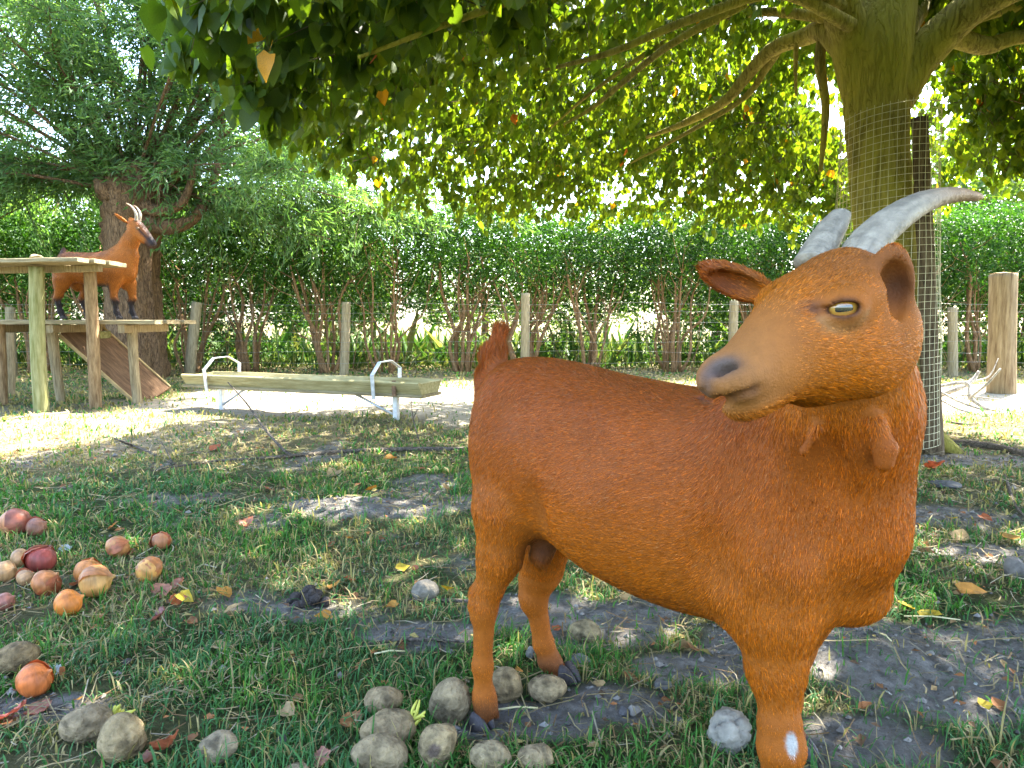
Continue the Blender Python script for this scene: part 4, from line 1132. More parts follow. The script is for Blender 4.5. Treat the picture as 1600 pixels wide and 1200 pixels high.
# ---- the hedge: a row of many-stemmed shrubs
def hedge():
    rng = np.random.default_rng(31)
    xs = [1.2 * v for v in (-7.6, -6.75, -5.9, -5.15, -4.3, -3.45, -2.85, -1.95, -1.35, -.55, .15, .85, 1.75, 2.7, 3.6, 4.25, 5.05, 5.9, 6.8, 7.7)]
    labels = ["hedge shrub at the far left edge, beyond the leftmost platform post", "hedge shrub seen left of the mossy green platform post", "hedge shrub seen between the two tall platform posts",
              "dark hedge shrub behind the willow trunk", "hedge shrub with one long forked stem right of the willow trunk", "hedge shrub standing beside the leaning fence post",
              "hedge shrub rising over the left hoop of the trough", "hedge shrub behind the middle of the feeding trough", "hedge shrub with orange stems behind the fence post above the trough",
              "hedge shrub rising over the right hoop of the trough", "hedge shrub behind the raised tail of the front goat", "hedge shrub with upright stems over the front goat's rump",
              "open branched hedge shrub over the middle of the front goat's back", "hedge shrub partly hidden by the front goat's face", "hedge shrub behind the front goat's horns",
              "hedge shrub behind the wire guarded linden trunk", "hedge shrub with dark stems between linden trunk and thick log post", "hedge shrub behind the thick log post",
              "hedge shrub at the right edge, beyond the thick log post", "last hedge shrub at the far right end"]
    n = 262000
    x = rng.uniform(-9.6, 9.8, n); d = rng.random(n); y = 8.75 + d * 1.7
    zt = 2.05 + .26 * (fbm(x * 1.3, y * .5, 13) - .5) * 2 + .10 * np.sin(x * 7.3) * rng.random(n) + np.where(rng.random(n) < .05, rng.uniform(0, .25, n), 0)
    zl = 1.18 - .66 * d + .28 * (fbm(x * 1.9, 0 * x, 17) - .5) * 2 - .35 * smoothstep(-2.0, -4.5, x) * d
    low = rng.random(n) < .24
    z = np.where(low, rng.uniform(.12, 1.1, n), zl + (zt - zl) * rng.random(n) ** .8)
    thin = fbm(x * 3 + z * 2, y * 2 + z * 3, 19)
    keep = (thin > .25) & ~((z < .8) & (fbm(x * 2.2, z * 2.2, 23) < .42)) & ~(low & (d < .4))
    x, y, z, zt = x[keep], y[keep], z[keep], zt[keep]; n = len(x)
    P = np.stack([x, y, z], 1)
    # gather leaves into small sprays
    g = np.floor(P / .11); sp = np.stack([_hash2(g[:, 0] + 31 * g[:, 2], g[:, 1] * 7 + g[:, 2], s) for s in (1, 2, 3)], 1) - .5
    P = P + sp * .09
    yd = unit(rand_dirs(n, -.8, .5, rng) + np.array([0, -.25, -.2]) + sp * 1.4)
    size = rng.uniform(.038, .068, n)
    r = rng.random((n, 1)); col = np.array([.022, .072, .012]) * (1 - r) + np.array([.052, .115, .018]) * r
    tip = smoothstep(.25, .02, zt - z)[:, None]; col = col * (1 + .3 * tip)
    who = np.argmin(np.abs(x[:, None] + .25 * sp[:, :1] - np.array(xs)[None]), 1)
    for i, X in enumerate(xs):
        c = np.array([X, 9.1 + rng.uniform(-.15, .15), 0])
        root = empty("hedge_shrub", c, labels[i], "shrub", "shrubs of the hedge")
        m = who == i; col[m] *= rng.uniform(.7, 1.2)
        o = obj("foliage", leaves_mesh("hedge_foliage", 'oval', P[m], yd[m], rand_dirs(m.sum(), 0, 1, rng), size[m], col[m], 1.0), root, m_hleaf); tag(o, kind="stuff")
        ns = int(rng.integers(7, 11)); TA, TB, TC, TR = [], [], [], []
        for k in range(ns):
            a = rng.uniform(0, 6.28); lean = rng.uniform(.05, .5); top = rng.uniform(1.1, 1.7)
            b0 = c + np.array([math.cos(a) * .10, math.sin(a) * .10, -.03]); dx = np.array([math.cos(a) * lean, math.sin(a) * lean * .6, 0])
            kn = rng.normal(0, .05, 3)
            path = [b0, b0 + dx * .25 + [0, 0, top * .33] + kn, b0 + dx * .65 + [0, 0, top * .68] - kn, b0 + dx + [0, 0, top]]
            r0 = rng.uniform(.014, .034)
            limb("stem", path, [r0, r0 * .8, r0 * .6, r0 * .3], root, m_hbark, 7, 300 + i * 20 + k, .08, 12)
            pp = smooth_path(path, 20)
            for t in range(7):
                s0 = pp[int(rng.integers(5, 19))]; d_ = unit(rand_dirs(1, 0, .9, rng)[0] + unit(dx + [0, 0, .3]) * .4) * rng.uniform(.25, .6)
                TA.append(s0); TB.append(s0 + d_ * .5 + rng.normal(0, .03, 3)); TC.append(s0 + d_ + [0, 0, .08]); TR.append(rng.uniform(.003, .008))
        for t in range(9):
            s0 = c + np.array([rng.uniform(-.35, .35), rng.uniform(-.2, .3), 0]); d_ = np.array([rng.normal(0, .25), rng.normal(0, .2), rng.uniform(.5, 1.2)])
            TA.append(s0); TB.append(s0 + d_ * .5 + rng.normal(0, .05, 3)); TC.append(s0 + d_); TR.append(rng.uniform(.003, .007))
        o = obj("twigs", twig_mesh("hedge_twigs", np.array(TA), np.array(TB), np.array(TC), np.array(TR)), root, m_hbark); tag(o, kind="stuff")
hedge()

# ---- what stands beyond the hedge: a sunny verge, bushes and tree tops
def beyond():
    rng = np.random.default_rng(41)
    spots = [(-9.5, 12.5, 3.4, 1.7, "sunlit bush beyond the hedge at the left edge, lower left of the willow"), (-6.6, 13.5, 3.3, 1.6, "sunlit bush beyond the hedge directly behind the willow trunk"),
             (-3.8, 14.5, 2.7, 1.6, "pale sunlit bush beyond the hedge right of the willow crown"), (-12, 19, 5.2, 2.6, "broad tree beyond the hedge at the far left"),
             (7.6, 13.0, 4.3, 1.7, "light green tree beyond the hedge right of the linden trunk"), (10.2, 14.0, 4.0, 1.9, "light green tree beyond the hedge at the right edge"),
             (4.3, 15, 2.9, 1.5, "bush beyond the hedge behind the front goat's horns"), (-.8, 20, 3.0, 2.4, "bush beyond the hedge behind the trough"), (2.4, 22, 3.4, 2.4, "bush beyond the hedge above the front goat's back")]
    for (x, y, h, r, lab) in spots:
        root = empty("distant_tree" if h > 3.4 else "distant_bush", (x, y, 0), lab, "tree" if h > 3.4 else "bush", "trees and bushes beyond the hedge")
        limb("trunk", [np.array([x, y, -.1]), np.array([x + .05, y, h * .3]), np.array([x - .05, y, h * .75])], [.12, .09, .03], root, m_wbark, 8, 5, .05, 10)
        n = 5200; d = rand_dirs(n, -.9, 1, rng); rad = rng.uniform(.45, 1, n) ** .6
        lump = .72 + .5 * noise3(d + x, 2.6, int(y))
        p = np.array([x, y, h * .55]) + d * (rad * lump)[:, None] * np.array([r, r, h * .48])
        q = rng.random((n, 1)); col = np.array([.06, .115, .022]) * (1 - q) + np.array([.11, .16, .03]) * q
        o = obj("crown", leaves_mesh("far_crown", 'oval', p, unit(rand_dirs(n, -1, .4, rng)), rand_dirs(n, 0, 1, rng), rng.uniform(.10, .17, n), col, 1.15), root, m_far); tag(o, kind="stuff")
    # tall weeds and grass on the verge behind the hedge
    n = 26000; x = rng.uniform(-10, 11, n); y = rng.uniform(9.6, 15.0, n); h = rng.gamma(3, .085, n) * (.25 + 1.2 * fbm(x * 1.4, y * 1.4, 55))
    p = np.stack([x, y, height(x, y) - .01], 1)
    q = rng.random((n, 1)); col = np.array([.06, .13, .025]) * (1 - q ** 2) + np.array([.22, .22, .07]) * q ** 2
    o = obj("verge_grass", leaves_mesh("verge_grass", 'blade', p, unit(rand_dirs(n, .1, 1, rng) + [0, 0, .45]), rand_dirs(n, -.2, .2, rng), h, col, .5), None, m_grass)
    tag(o, "tall sunlit grass and weeds on the verge beyond the hedge", "weeds", None, "stuff")
beyond()
# ------------------------------------------------------------------ wood and metal
m_post = material("weathered_post", (.26, .20, .11), .9, .15, scale=5, stretch=(16, 16, 1.6), bump=.8, bscale=10, dark=(.13, .095, .05), var2=(.38, .30, .17))
m_green = material("mossy_post", (.21, .22, .08), .9, .15, scale=4, stretch=(12, 12, 1.5), bump=.6, bscale=10, dark=(.13, .13, .035), var2=(.33, .31, .15))
m_bark_post = material("barky_post", (.24, .15, .07), .9, .15, scale=5, stretch=(12, 12, 1.6), bump=1.0, bscale=9, dark=(.10, .055, .025), var2=(.36, .25, .13))
m_board = material("grey_board", (.34, .27, .16), .85, .15, scale=4, stretch=(1.6, 18, 18), bump=.6, bscale=10, dark=(.13, .10, .05), var2=(.34, .28, .16))
m_ramp = material("ramp_board", (.16, .085, .045), .85, .15, scale=4, stretch=(2, 14, 14), bump=.5, bscale=10, dark=(.09, .05, .028), var2=(.22, .13, .07))
m_edge = material("cut_and_lit_edge", (.42, .30, .14), .85, .15, scale=10)
m_trough = material("trough_wood", (.33, .27, .12), .85, .15, scale=4, stretch=(1.6, 14, 14), bump=.5, bscale=10, dark=(.22, .18, .07), var2=(.43, .37, .19))
m_steel = material("galvanised_steel", (.52, .53, .54), .45, .5, scale=30, metallic=.6, dark=(.38, .39, .40), var2=(.62, .63, .64))
m_wire = material("wire", (.26, .25, .21), .5, .5, scale=30, metallic=.5)
m_gwire = material("guard_wire", (.60, .54, .34), .5, .5, scale=30, metallic=.3)
m_fpost = material("fence_post_wood", (.30, .24, .14), .9, .15, scale=5, stretch=(16, 16, 1.6), bump=.7, bscale=10, dark=(.17, .13, .07), var2=(.40, .33, .20))

def pole(name, a, b, ra, rb, parent, mat, seed=0, n=16, ridge=.04, bow=.008):
    a, b = np.asarray(a, float), np.asarray(b, float); r = np.random.default_rng(seed + 900)
    mid = (a + b) / 2 + np.array([r.normal(0, bow), r.normal(0, bow), 0])
    B_ = MB(); B_.add(*bark_tube([a, mid, b], [ra, (ra + rb) / 2, rb], n, seed, ridge, 22))
    return obj(name, B_.mesh(name), parent, mat)

def board(name, c, size, R, parent, mat, seed=0, rag=.0):
    """a plank with slightly uneven edges, several segments long"""
    r = np.random.default_rng(seed + 77); L_, Wd_, T_ = size; m = 12
    u = np.linspace(-.5, .5, m); e0 = r.normal(0, .5, m) * rag; e1 = r.normal(0, .5, m) * rag; sag = r.normal(0, .0012, m)
    b = min(.004, T_ * .3); V = []
    for i in range(m):
        x = u[i] * L_; y0, y1 = -Wd_ / 2 + e0[i], Wd_ / 2 + e1[i]
        V += [(x, y0 + b, -T_ / 2 + sag[i]), (x, y1 - b, -T_ / 2 + sag[i]), (x, y1, -T_ / 2 + b + sag[i]), (x, y1, T_ / 2 - b + sag[i]), (x, y1 - b, T_ / 2 + sag[i]), (x, y0 + b, T_ / 2 + sag[i]), (x, y0, T_ / 2 - b + sag[i]), (x, y0, -T_ / 2 + b + sag[i])]
    q = [[i * 8 + j, i * 8 + (j + 1) % 8, (i + 1) * 8 + (j + 1) % 8, (i + 1) * 8 + j] for i in range(m - 1) for j in range(8)]
    k = (m - 1) * 8
    q = [x[::-1] for x in q]
    q += [[0, 1, 2, 7], [7, 2, 3, 6], [6, 3, 4, 5], [k + 7, k + 2, k + 1, k], [k + 6, k + 3, k + 2, k + 7], [k + 5, k + 4, k + 3, k + 6]]
    me = np_mesh(name, V, q, None, False)
    o = obj(name, me, parent, mat, False)
    mt = Matrix.Identity(4)
    for i in range(3):
        for j in range(3): mt[i][j] = R[i][j]
    mt.translation = Vector(c); o.matrix_basis = mt
    if parent is not None: o.matrix_parent_inverse = Matrix.Translation(parent.matrix_basis.translation).inverted()
    return o

def platform():
    root = empty("climbing_platform", G(110, 636), "wooden goat climbing platform with two decks on round posts and a brown ramp", "platform")
    def post(x0, y0, x1, y1, Y0, Y1, r0, r1, mat, s):
        a = W(x0, y0, Y0); a[2] = float(height(a[0], a[1])) - .08
        pole("post", a, W(x1, y1, Y1), r0, r1, root, mat, s, 18, .035)
    post(65, 648, 57, 417, 5.06, 5.06, .050, .048, m_green, 1)
    post(149, 637, 140, 418, 5.36, 5.30, .044, .042, m_bark_post, 2)
    post(2, 628, -2, 505, 5.55, 5.55, .042, .042, m_bark_post, 3)
    post(216, 630, 206, 506, 5.62, 5.58, .034, .036, m_post, 4)
    post(97, 627, 80, 508, 5.75, 5.75, .032, .042, m_post, 5)
    post(12, 590, 10, 505, 6.3, 6.3, .045, .045, m_post, 6)
    # lower deck: long boards running left to right
    zt = .672; R = np.eye(3); xr = W(276, 500, 5.75)[0]; xl = W(-60, 500, 5.6)[0]
    for i in range(5):
        y = 5.46 + i * .155; x1 = xr + (.0, .02, -.01, .015, -.02)[i]
        board("deck_board", [(xl + x1) / 2, y, zt - .019 + .002 * (i % 2)], (x1 - xl, .145, .032), R, root, m_board, i, .006)
    for i, x in enumerate((-4.05, -3.55, -3.0)):
        board("deck_bearer", [x, 5.77, zt - .038 - .032], (.70, .05, .062), np.array([[0, -1, 0], [1, 0, 0], [0, 0, 1.0]]), root, m_post, 20 + i, .002)
    c = W(159, 523, 5.50); board("hanging_block", c, (.175, .055, .045), np.array([[0, 0, 1.0], [1, 0, 0], [0, 1, 0]]), root, m_green, 31, .002)
    # upper deck: boards laid front to back, a little proud of the two tall posts
    x0, x1 = W(-40, 412, 5.2)[0], W(189, 412, 5.2)[0] - .13; z0 = W(100, 415, 5.1)[2]
    tilt = math.radians(-1.2); Rt = np.array([[math.cos(tilt), 0, math.sin(tilt)], [0, 1, 0], [-math.sin(tilt), 0, math.cos(tilt)]])
    for i in range(4):
        y = 4.96 + i * .150
        dx = (0, .03, .05, .02)[i]
        board("top_board", [(x0 + x1) / 2 + dx / 2, y, z0 + .018 + .001 * (i % 2)], (x1 - x0 + dx, .142, .030), Rt, root, m_board, 40 + i, .008)
    board("top_bearer", [(x0 + x1) / 2, 5.20, z0 - .020], (.9, .05, .05), Rt, root, m_post, 46, .002)
    pole("knot", W(57, 404, 5.06) - [0, 0, .01], W(57, 401, 5.06), .05, .03, root, m_board, 9, 12, .1)
    # ramp from the lower deck down to the grass on the right
    a, b = W(118, 506, 5.98), W(243, 610, 5.98); b[2] = .03
    ax = unit(b - a); side = np.array([0, 1.0, 0]); up_ = np.cross(ax, side); up_ = up_ if up_[2] > 0 else -up_
    roll = math.radians(38); s2 = side * math.cos(roll) + up_ * math.sin(roll); u2 = np.cross(ax, s2)
    Rr = np.stack([ax, s2, u2], 1)
    board("ramp", (a + b) / 2 - [0, 0, .02], (np.linalg.norm(b - a), .30, .030), Rr, root, m_ramp, 51, .004)
    for sg in (-1, 1):
        board("ramp_lit_strip", (a + b) / 2 - [0, 0, .02] + s2 * sg * .158 , (np.linalg.norm(b - a) * .99, .014, .044), Rr, root, m_edge, 60 + sg, .001)  # pale strips put the ramp's lit edge into the colour
platform()

def trough():
    A, Bq = G(350, 640), G(622, 656)
    ax = unit(np.array([Bq[0] - A[0], Bq[1] - A[1], 0])); sd = np.array([-ax[1], ax[0], 0]); U = np.array([0, 0, 1.0]); mid = (A + Bq) / 2; mid[2] = 0
    root = empty("feeding_trough", mid, "long weathered wooden feeding trough on metal legs with two bent strap hoops", "trough")
    P = lambda s, l, z: mid + ax * s + sd * l + U * z
    Lh = .985
    def side(l0, l1, name, z0=.195, z1=.275, e=0):
        c = P(0, (l0 + l1) / 2, (z0 + z1) / 2); up_ = unit(sd * (l1 - l0) + U * (z1 - z0)); nrm = np.cross(ax, up_)
        board(name, c, (2 * Lh, math.hypot(l1 - l0, z1 - z0), .022), np.stack([ax, up_, nrm], 1), root, m_trough, e, .003)
    side(-.095, -.150, "side_board", e=1); side(.095, .150, "side_board", e=2)
    board("bottom_board", P(0, 0, .186), (2 * Lh + .02, .27, .020), np.stack([ax, sd, U], 1), root, m_board, 3, .004)
    for s, k in ((-Lh + .012, 4), (Lh - .012, 5)):
        b = MB(); v = []
        for ds in (-.012, .012):
            for (l, z) in ((-.088, .197), (.088, .197), (.136, .268), (-.136, .268)): v.append(P(s + ds, l, z))
        b.add(v, [[0, 3, 2, 1], [4, 5, 6, 7], [0, 1, 5, 4], [1, 2, 6, 5], [2, 3, 7, 6], [3, 0, 4, 7]])
        obj("end_board", b.mesh("end_board", False), root, m_trough)
    # two bent steel straps carrying the trough
    for s in (-.74, .66):
        pts = [(-.160, .16), (-.178, .315), (-.085, .395), (.055, .400), (.170, .345), (.162, .20)]
        b = MB(); w, t = .013, .003
        for i in range(len(pts) - 1):
            (l0, z0), (l1, z1) = pts[i], pts[i + 1]; dl, dz = l1 - l0, z1 - z0; ln = math.hypot(dl, dz); nl, nz = -dz / ln * t, dl / ln * t
            v = [P(s + ds, l + e * nl, z + e * nz) for (l, z) in ((l0, z0), (l1, z1)) for ds in (-w, w) for e in (-1, 1)]
            b.add(v, [[0, 1, 3, 2], [4, 6, 7, 5], [0, 4, 5, 1], [2, 3, 7, 6], [0, 2, 6, 4], [1, 5, 7, 3]])
        obj("strap_hoop", b.mesh("strap_hoop", False), root, m_steel)
    for s, g in ((-.74, A), (.74, Bq)):
        v, q, t = box_arrays(P(s, -.02, .09), (.036, .036, .20), np.stack([ax, sd, U], 1)); b = MB(); b.add(v, q, t)
        obj("leg", b.mesh("trough_leg", False), root, m_steel)
    for s0, s1 in ((-.72, -.50), (.72, .42)):
        b = MB(); b.add(*tube_arrays([P(s0, -.03, .05), P(s1, -.03, .178)], [.009, .009], 8)); obj("brace", b.mesh("trough_brace"), root, m_steel)
    b = MB(); v, q, t = box_arrays(P(.80, -.142, .235), (.030, .010, .10), np.stack([ax, sd, U], 1)); b.add(v, q, t); obj("clamp", b.mesh("trough_clamp", False), root, m_ramp)
trough()

def fence():
    Y = 8.5
    root = empty("wire_fence", (0, Y, 0), "sheep wire fence on weathered round posts in front of the hedge", "fence")
    for i, (x0, y0, x1, y1, Yp, r) in enumerate(((294, 586, 308, 472, 8.4, .058), (536, 583, 541, 472, Y, .052), (820, 582, 821, 458, Y, .053), (1146, 582, 1147, 470, Y, .052), (1490, 582, 1488, 480, Y, .052), (20, 586, 16, 480, Y, .052), (-260, 586, -258, 476, Y, .052), (1800, 584, 1802, 474, Y, .052))):
        a = W(x0, y0, Yp); a[2] = float(height(a[0], a[1])) - .1
        pole("fence_post", a, W(x1, y1, Yp), r * 1.05, r, root, m_fpost, 100 + i, 14, .04)
    rng = np.random.default_rng(3)
    for z in (.86, .76, .65, .53, .41, .29, .16):
        xs_ = np.linspace(-8.6, 8.8, 70); b = MB()
        p = np.stack([xs_, np.full(70, Y - .055) + rng.normal(0, .006, 70), z + .012 * np.sin(xs_ * 2.1 + z * 20) + rng.normal(0, .004, 70)], 1)
        b.add(*tube_arrays(p, np.full(70, .0016), 4, False)); obj("line_wire", b.mesh("line_wire"), root, m_wire)
    b = MB()
    for x in np.arange(-8.5, 8.7, .30):
        p = np.array([[x, Y - .056, .16], [x + rng.normal(0, .01), Y - .057, .48], [x + rng.normal(0, .012), Y - .056, .86]]); b.add(*tube_arrays(p, np.full(3, .0010), 3, False))
    o = obj("stay_wires", b.mesh("stay_wires"), root, m_wire); tag(o, kind="stuff")
fence()

def log_post():
    a = G(1565, 614); a[2] -= .05; t = W(1567, 428, 6.42)
    root = empty("log_post", a, "thick split log post with long cracks standing on the right by the hedge", "post")
    b = MB(); v, q, t_ = bark_tube([a, (a + t) / 2, t], [.118, .108, .110], 30, 77, .028, 34)
    k = v[:34 * 30].reshape(34, 30, 3); P = smooth_path([a, (a + t) / 2, t], 34)
    for j, d in ((21, .22), (24, .16), (17, .14), (27, .10)):
        k[:, j] = P + (k[:, j] - P) * (1 - d * (.6 + .4 * np.sin(np.linspace(0, 7, 34) + j)))[:, None]
    v[:34 * 30] = k.reshape(-1, 3); b.add(v, q, t_)
    obj("log", b.mesh("log"), root, material("split_log", (.24, .17, .09), .85, .15, scale=4, stretch=(10, 10, .9), bump=.9, bscale=12, dark=(.11, .07, .035), var2=(.33, .25, .14)))
    b = MB(); c = t + [0, 0, .004]; an = np.arange(24) * 2 * np.pi / 24; r = .104 * (1 + .05 * np.sin(an * 3))
    v = np.concatenate([np.stack([c[0] + r * np.cos(an), c[1] + r * np.sin(an), np.full(24, c[2] + .002)], 1), [c + [0, 0, .012]]])
    b.add(v, None, [[i, (i + 1) % 24, 24] for i in range(24)]); obj("sawn_top", b.mesh("sawn_top"), root, m_edge)
log_post()

# ---- stakes and wire guard at the linden
def tree_stakes():
    for i, (x0, Y0, x1, y1, Y1, r, lab) in enumerate(((1462, 3.52, 1436, 184, 3.56, .038, "dark rough tree stake leaning against the linden inside the wire guard"),
                                                      (1434, 3.70, 1422, 330, 3.66, .030, "thin grey tree stake between linden trunk and dark stake"))):
        a = W(x0, 700, Y0); a[2] = float(height(a[0], a[1])) - .08
        b = MB(); b.add(*bark_tube([a, (a + W(x1, y1, Y1)) / 2, W(x1, y1, Y1)], [r * 1.25, r, r * .95], 14, 400 + i, .08, 34))
        o = obj("tree_stake", b.mesh("tree_stake"), None, bark_material("stake_bark", (.15, .10, .055), (.07, .045, .03), (.22, .16, .09), stretch=(18, 18, 2)) if i == 0 else m_fpost)
        tag(o, lab, "stake")
tree_stakes()

def tree_guard():
    root = empty("wire_guard", G(1410, 704), "square mesh wire guard wrapped round the linden trunk and its stakes", "wire guard")
    n = 42; an = np.arange(n) * 2 * np.pi / n
    def ring(z):
        t = (z - .05) / 1.7
        cx = 1.945 - .035 * t; c_y = 3.68; a_, b_ = .262 - .047 * t, .30 - .05 * t
        r = 1 + .012 * np.sin(an * 3 + z * 6) + .010 * np.sin(an * 7 + z * 11)
        return np.stack([cx + a_ * np.cos(an) * r, c_y + b_ * np.sin(an) * r, z + .02 * np.cos(an + .5) + 0 * an], 1)
    b = MB(); zs = np.arange(.03, 1.72, .034)
    for z in zs:
        p = ring(z); p = np.concatenate([p, p[:1]]); b.add(*tube_arrays(p, np.full(n + 1, .0014), 3, False))
    o = obj("ring_wires", b.mesh("ring_wires"), root, m_gwire); tag(o, kind="stuff")
    b = MB(); zz = np.linspace(.03, 1.71, 22); Rg = np.stack([ring(z) for z in zz])
    for j in range(0, n, 1):
        if j % 4 == 3 and False: continue
        b.add(*tube_arrays(Rg[:, j], np.full(22, .0014), 3, False))
    o = obj("upright_wires", b.mesh("upright_wires"), root, m_gwire); tag(o, kind="stuff")
tree_guard()

# ------------------------------------------------------------------ the goat on the platform
def platform_goat():
    Yc = 5.72; zf = .676
    F = np.array([1.0, -.06, 0]); F = unit(F); L = np.array([-F[1], F[0], 0]); U = np.array([0, 0, 1.0]); RB = np.stack([F, L, U], 1)
    sc = Yc / 1100
    ox = (108 - 800) * sc
    O = np.array([ox, Yc, zf]); B = lambda s, l, z: O + F * s + L * l + U * z
    dn = np.array([0, 0, -1.0]); bk = unit(-F + .3 * dn)
    X = lambda px: (px - 98) * sc          # along the body, from photo columns
    Z = lambda py: (497 - py) * sc         # above the deck, from photo rows
    pr = [loft(O, RB, [(X(88), .45, .38, .02), (X(93), .51, .34, .055), (X(105), .535, .315, .085), (X(125), .53, .285, .10), (X(150), .53, .265, .115), (X(172), .545, .27, .11), (X(188), .56, .285, .09), (X(200), .57, .31, .065), (X(208), .54, .36, .04)], .03, 2.1, bk)]
    for l in (-.075, .075):
        k = 0 if l < 0 else 1
        hx = (97, 122)[k]; kx = (94, 113)[k]; fx = (97, 117)[k]
        pr += [ell(B(X(102) + .04 * k, l * .8, .34), RB, (.075, .045, .11), .04, dn), rc(B(X(hx + 4), l, .30), .048, B(X(kx + 4 + 3 * k), l, .20), .030, .03),
               rc(B(X(kx + 3), l, .20), .026, B(X(kx), l, .165), .024, .02), rc(B(X(kx), l, .165), .022, B(X(fx + 1 + 2 * k), l, .065), .018, .015), rc(B(X(fx + 1 + 2 * k), l, .065), .020, B(X(fx + 4), l, .03), .019, .01)]
        ax_ = (183, 196)[k]; gx_ = (187, 194)[k]
        pr += [ell(B(X(184) + .02 * k, l * .8, .36), RB, (.07, .042, .12), .05, dn), rc(B(X(ax_), l * .8, .29), .040, B(X(ax_ + (1, 0)[k]), l, .17), .024, .03), rc(B(X(ax_ + 1), l, .17), .025, B(X(gx_), l, .145), .024, .01),
               rc(B(X(gx_ - 1), l, .15), .020, B(X(gx_), l, .06), .017, .015), rc(B(X(gx_), l, .06), .020, B(X(gx_ + 3), l, .03), .019, .01)]
    pr += [rc(B(X(188), 0, .48), .080, B(X(206), 0, .62), .052, .06, unit(dn - .3 * F)), rc(B(X(206), 0, .62), .052, B(X(214), 0, .72), .043, .05, dn), rc(B(X(203), 0, .36), .035, B(X(206), 0, .50), .05, .05, dn)]
    a = unit(F * .72 - U * .70); P0 = B(X(212), 0, .755); sd = L; up = np.cross(a, sd); up = up if up[2] > 0 else -up; RH = np.stack([a, sd, up], 1)
    pr += [loft(P0, RH, [(-.03, .02, -.03, .02), (0, .048, -.062, .045), (.06, .050, -.074, .052), (.12, .040, -.068, .046), (.18, .028, -.054, .034), (.225, .018, -.048, .030), (.242, .004, -.034, .02)], .02, 2.2, -a)]
    for l in (-1, 1):
        c = B(X(206), l * .052, .765) ; ax2 = unit(np.array([-.55, l * .55, .55])); n2 = unit(np.cross(ax2, U)); R = np.stack([ax2, n2, np.cross(ax2, n2)], 1)
        pr += [ell(c + ax2 * .035, R, (.052, .024, .009), .008, ax2)]
    pr += [rc(B(X(93), 0, .48), .022, B(X(99), 0, .55), .016, .02, U)]
    V, Q = polygonise(pr, O + [-.25, -.25, -.02], O + [.9, .25, 1.0], .0062)
    N = sdf_normal(pr, V, .004); q = (V - O) @ RB; h = (V - P0) @ RH
    n1 = noise3(V, 12, 4)[:, None]
    c = np.array([.36, .120, .018]) * (.75 + .5 * n1)
    dk = np.array([.030, .022, .022])
    def mixc(c, k, d=dk): k = np.clip(k, 0, 1)[:, None]; return c * (1 - k) + d * k
    c = mixc(c, 1 - smoothstep(.135, .185, q[:, 2] + .05 * (n1[:, 0] - .5)))
    c = mixc(c, (1 - smoothstep(.265, .300, q[:, 2])) * smoothstep(X(118), X(126), q[:, 0]) * (1 - smoothstep(X(178), X(184), q[:, 0])) * .95)
    c = mixc(c, smoothstep(.47, .51, q[:, 2]) * (1 - smoothstep(X(160), X(195), q[:, 0])) * .65, np.array([.12, .06, .04]))
    inh = smoothstep(-.02, .02, h[:, 0]) * (np.abs(h[:, 1]) < .09) * (np.abs(h[:, 2]) < .12)
    c = mixc(c, inh * smoothstep(.0, .03, h[:, 2] - .02 + .25 * np.maximum(h[:, 0] - .08, 0)) * .9)
    c = mixc(c, inh * smoothstep(.15, .20, h[:, 0]) * .9); c = mixc(c, inh * np.exp(-((h[:, 2] - .012 + .10 * (h[:, 0] - .08)) / .012) ** 2) * smoothstep(.05, .08, h[:, 0]) * .9)
    c = mixc(c, smoothstep(.51, .53, q[:, 2]) * (1 - smoothstep(X(100), X(108), q[:, 0])) * .7)
    root = empty("goat", O, "tan goat with black legs and black face stripe standing on the platform", "goat")
    obj("body", np_mesh("small_goat_body", V, Q, None, True, cols=c * .8), root, m_skin)
    rng = np.random.default_rng(8)
    tri, w = mesh_samples(V, Q, 26000, None, rng)
    bl = lambda A: np.einsum('nk,nkd->nd', w, A[tri])
    rp, rn = bl(V), unit(bl(N)); fl = flow_field(pr, rp)
    make_fur("fur", root, rp, rn, fl, np.full(len(rp), .016), bl(c) * rng.choice([.7, 1, 1.3], (len(rp), 1)), m_fur, .0009, .3, rng)
    for l in (-1, 1):
        base = H0 = P0 + a * .012 + sd * l * .022 + up * .04
        p = [base, base + np.array([.005, l * .008, .055]), base + np.array([-.020, l * .018, .105]), base + np.array([-.060, l * .028, .135])]
        obj("horn", horn_mesh("small_horn", p, [.016, .014, .010, .004], 7, .05, 12, 30), root, m_horn)
        v, qd, t = uv_sphere(.0135, 14, 8); v = v + (P0 + a * .075 + sd * l * .043 + up * .012)
        obj("eye", np_mesh("small_eye", v, qd, t), root, material("small_goat_eye", (.10, .05, .01), .1, .6))
    for (x, l) in ((97 + 5, -.075), (117 + 5, .075), (187 + 4, -.075), (194 + 4, .075)):
        p = B(X(x), l, .002); obj("hoof", claw_pair("hoof", p, F, 1.0), root, m_hoof)
platform_goat()
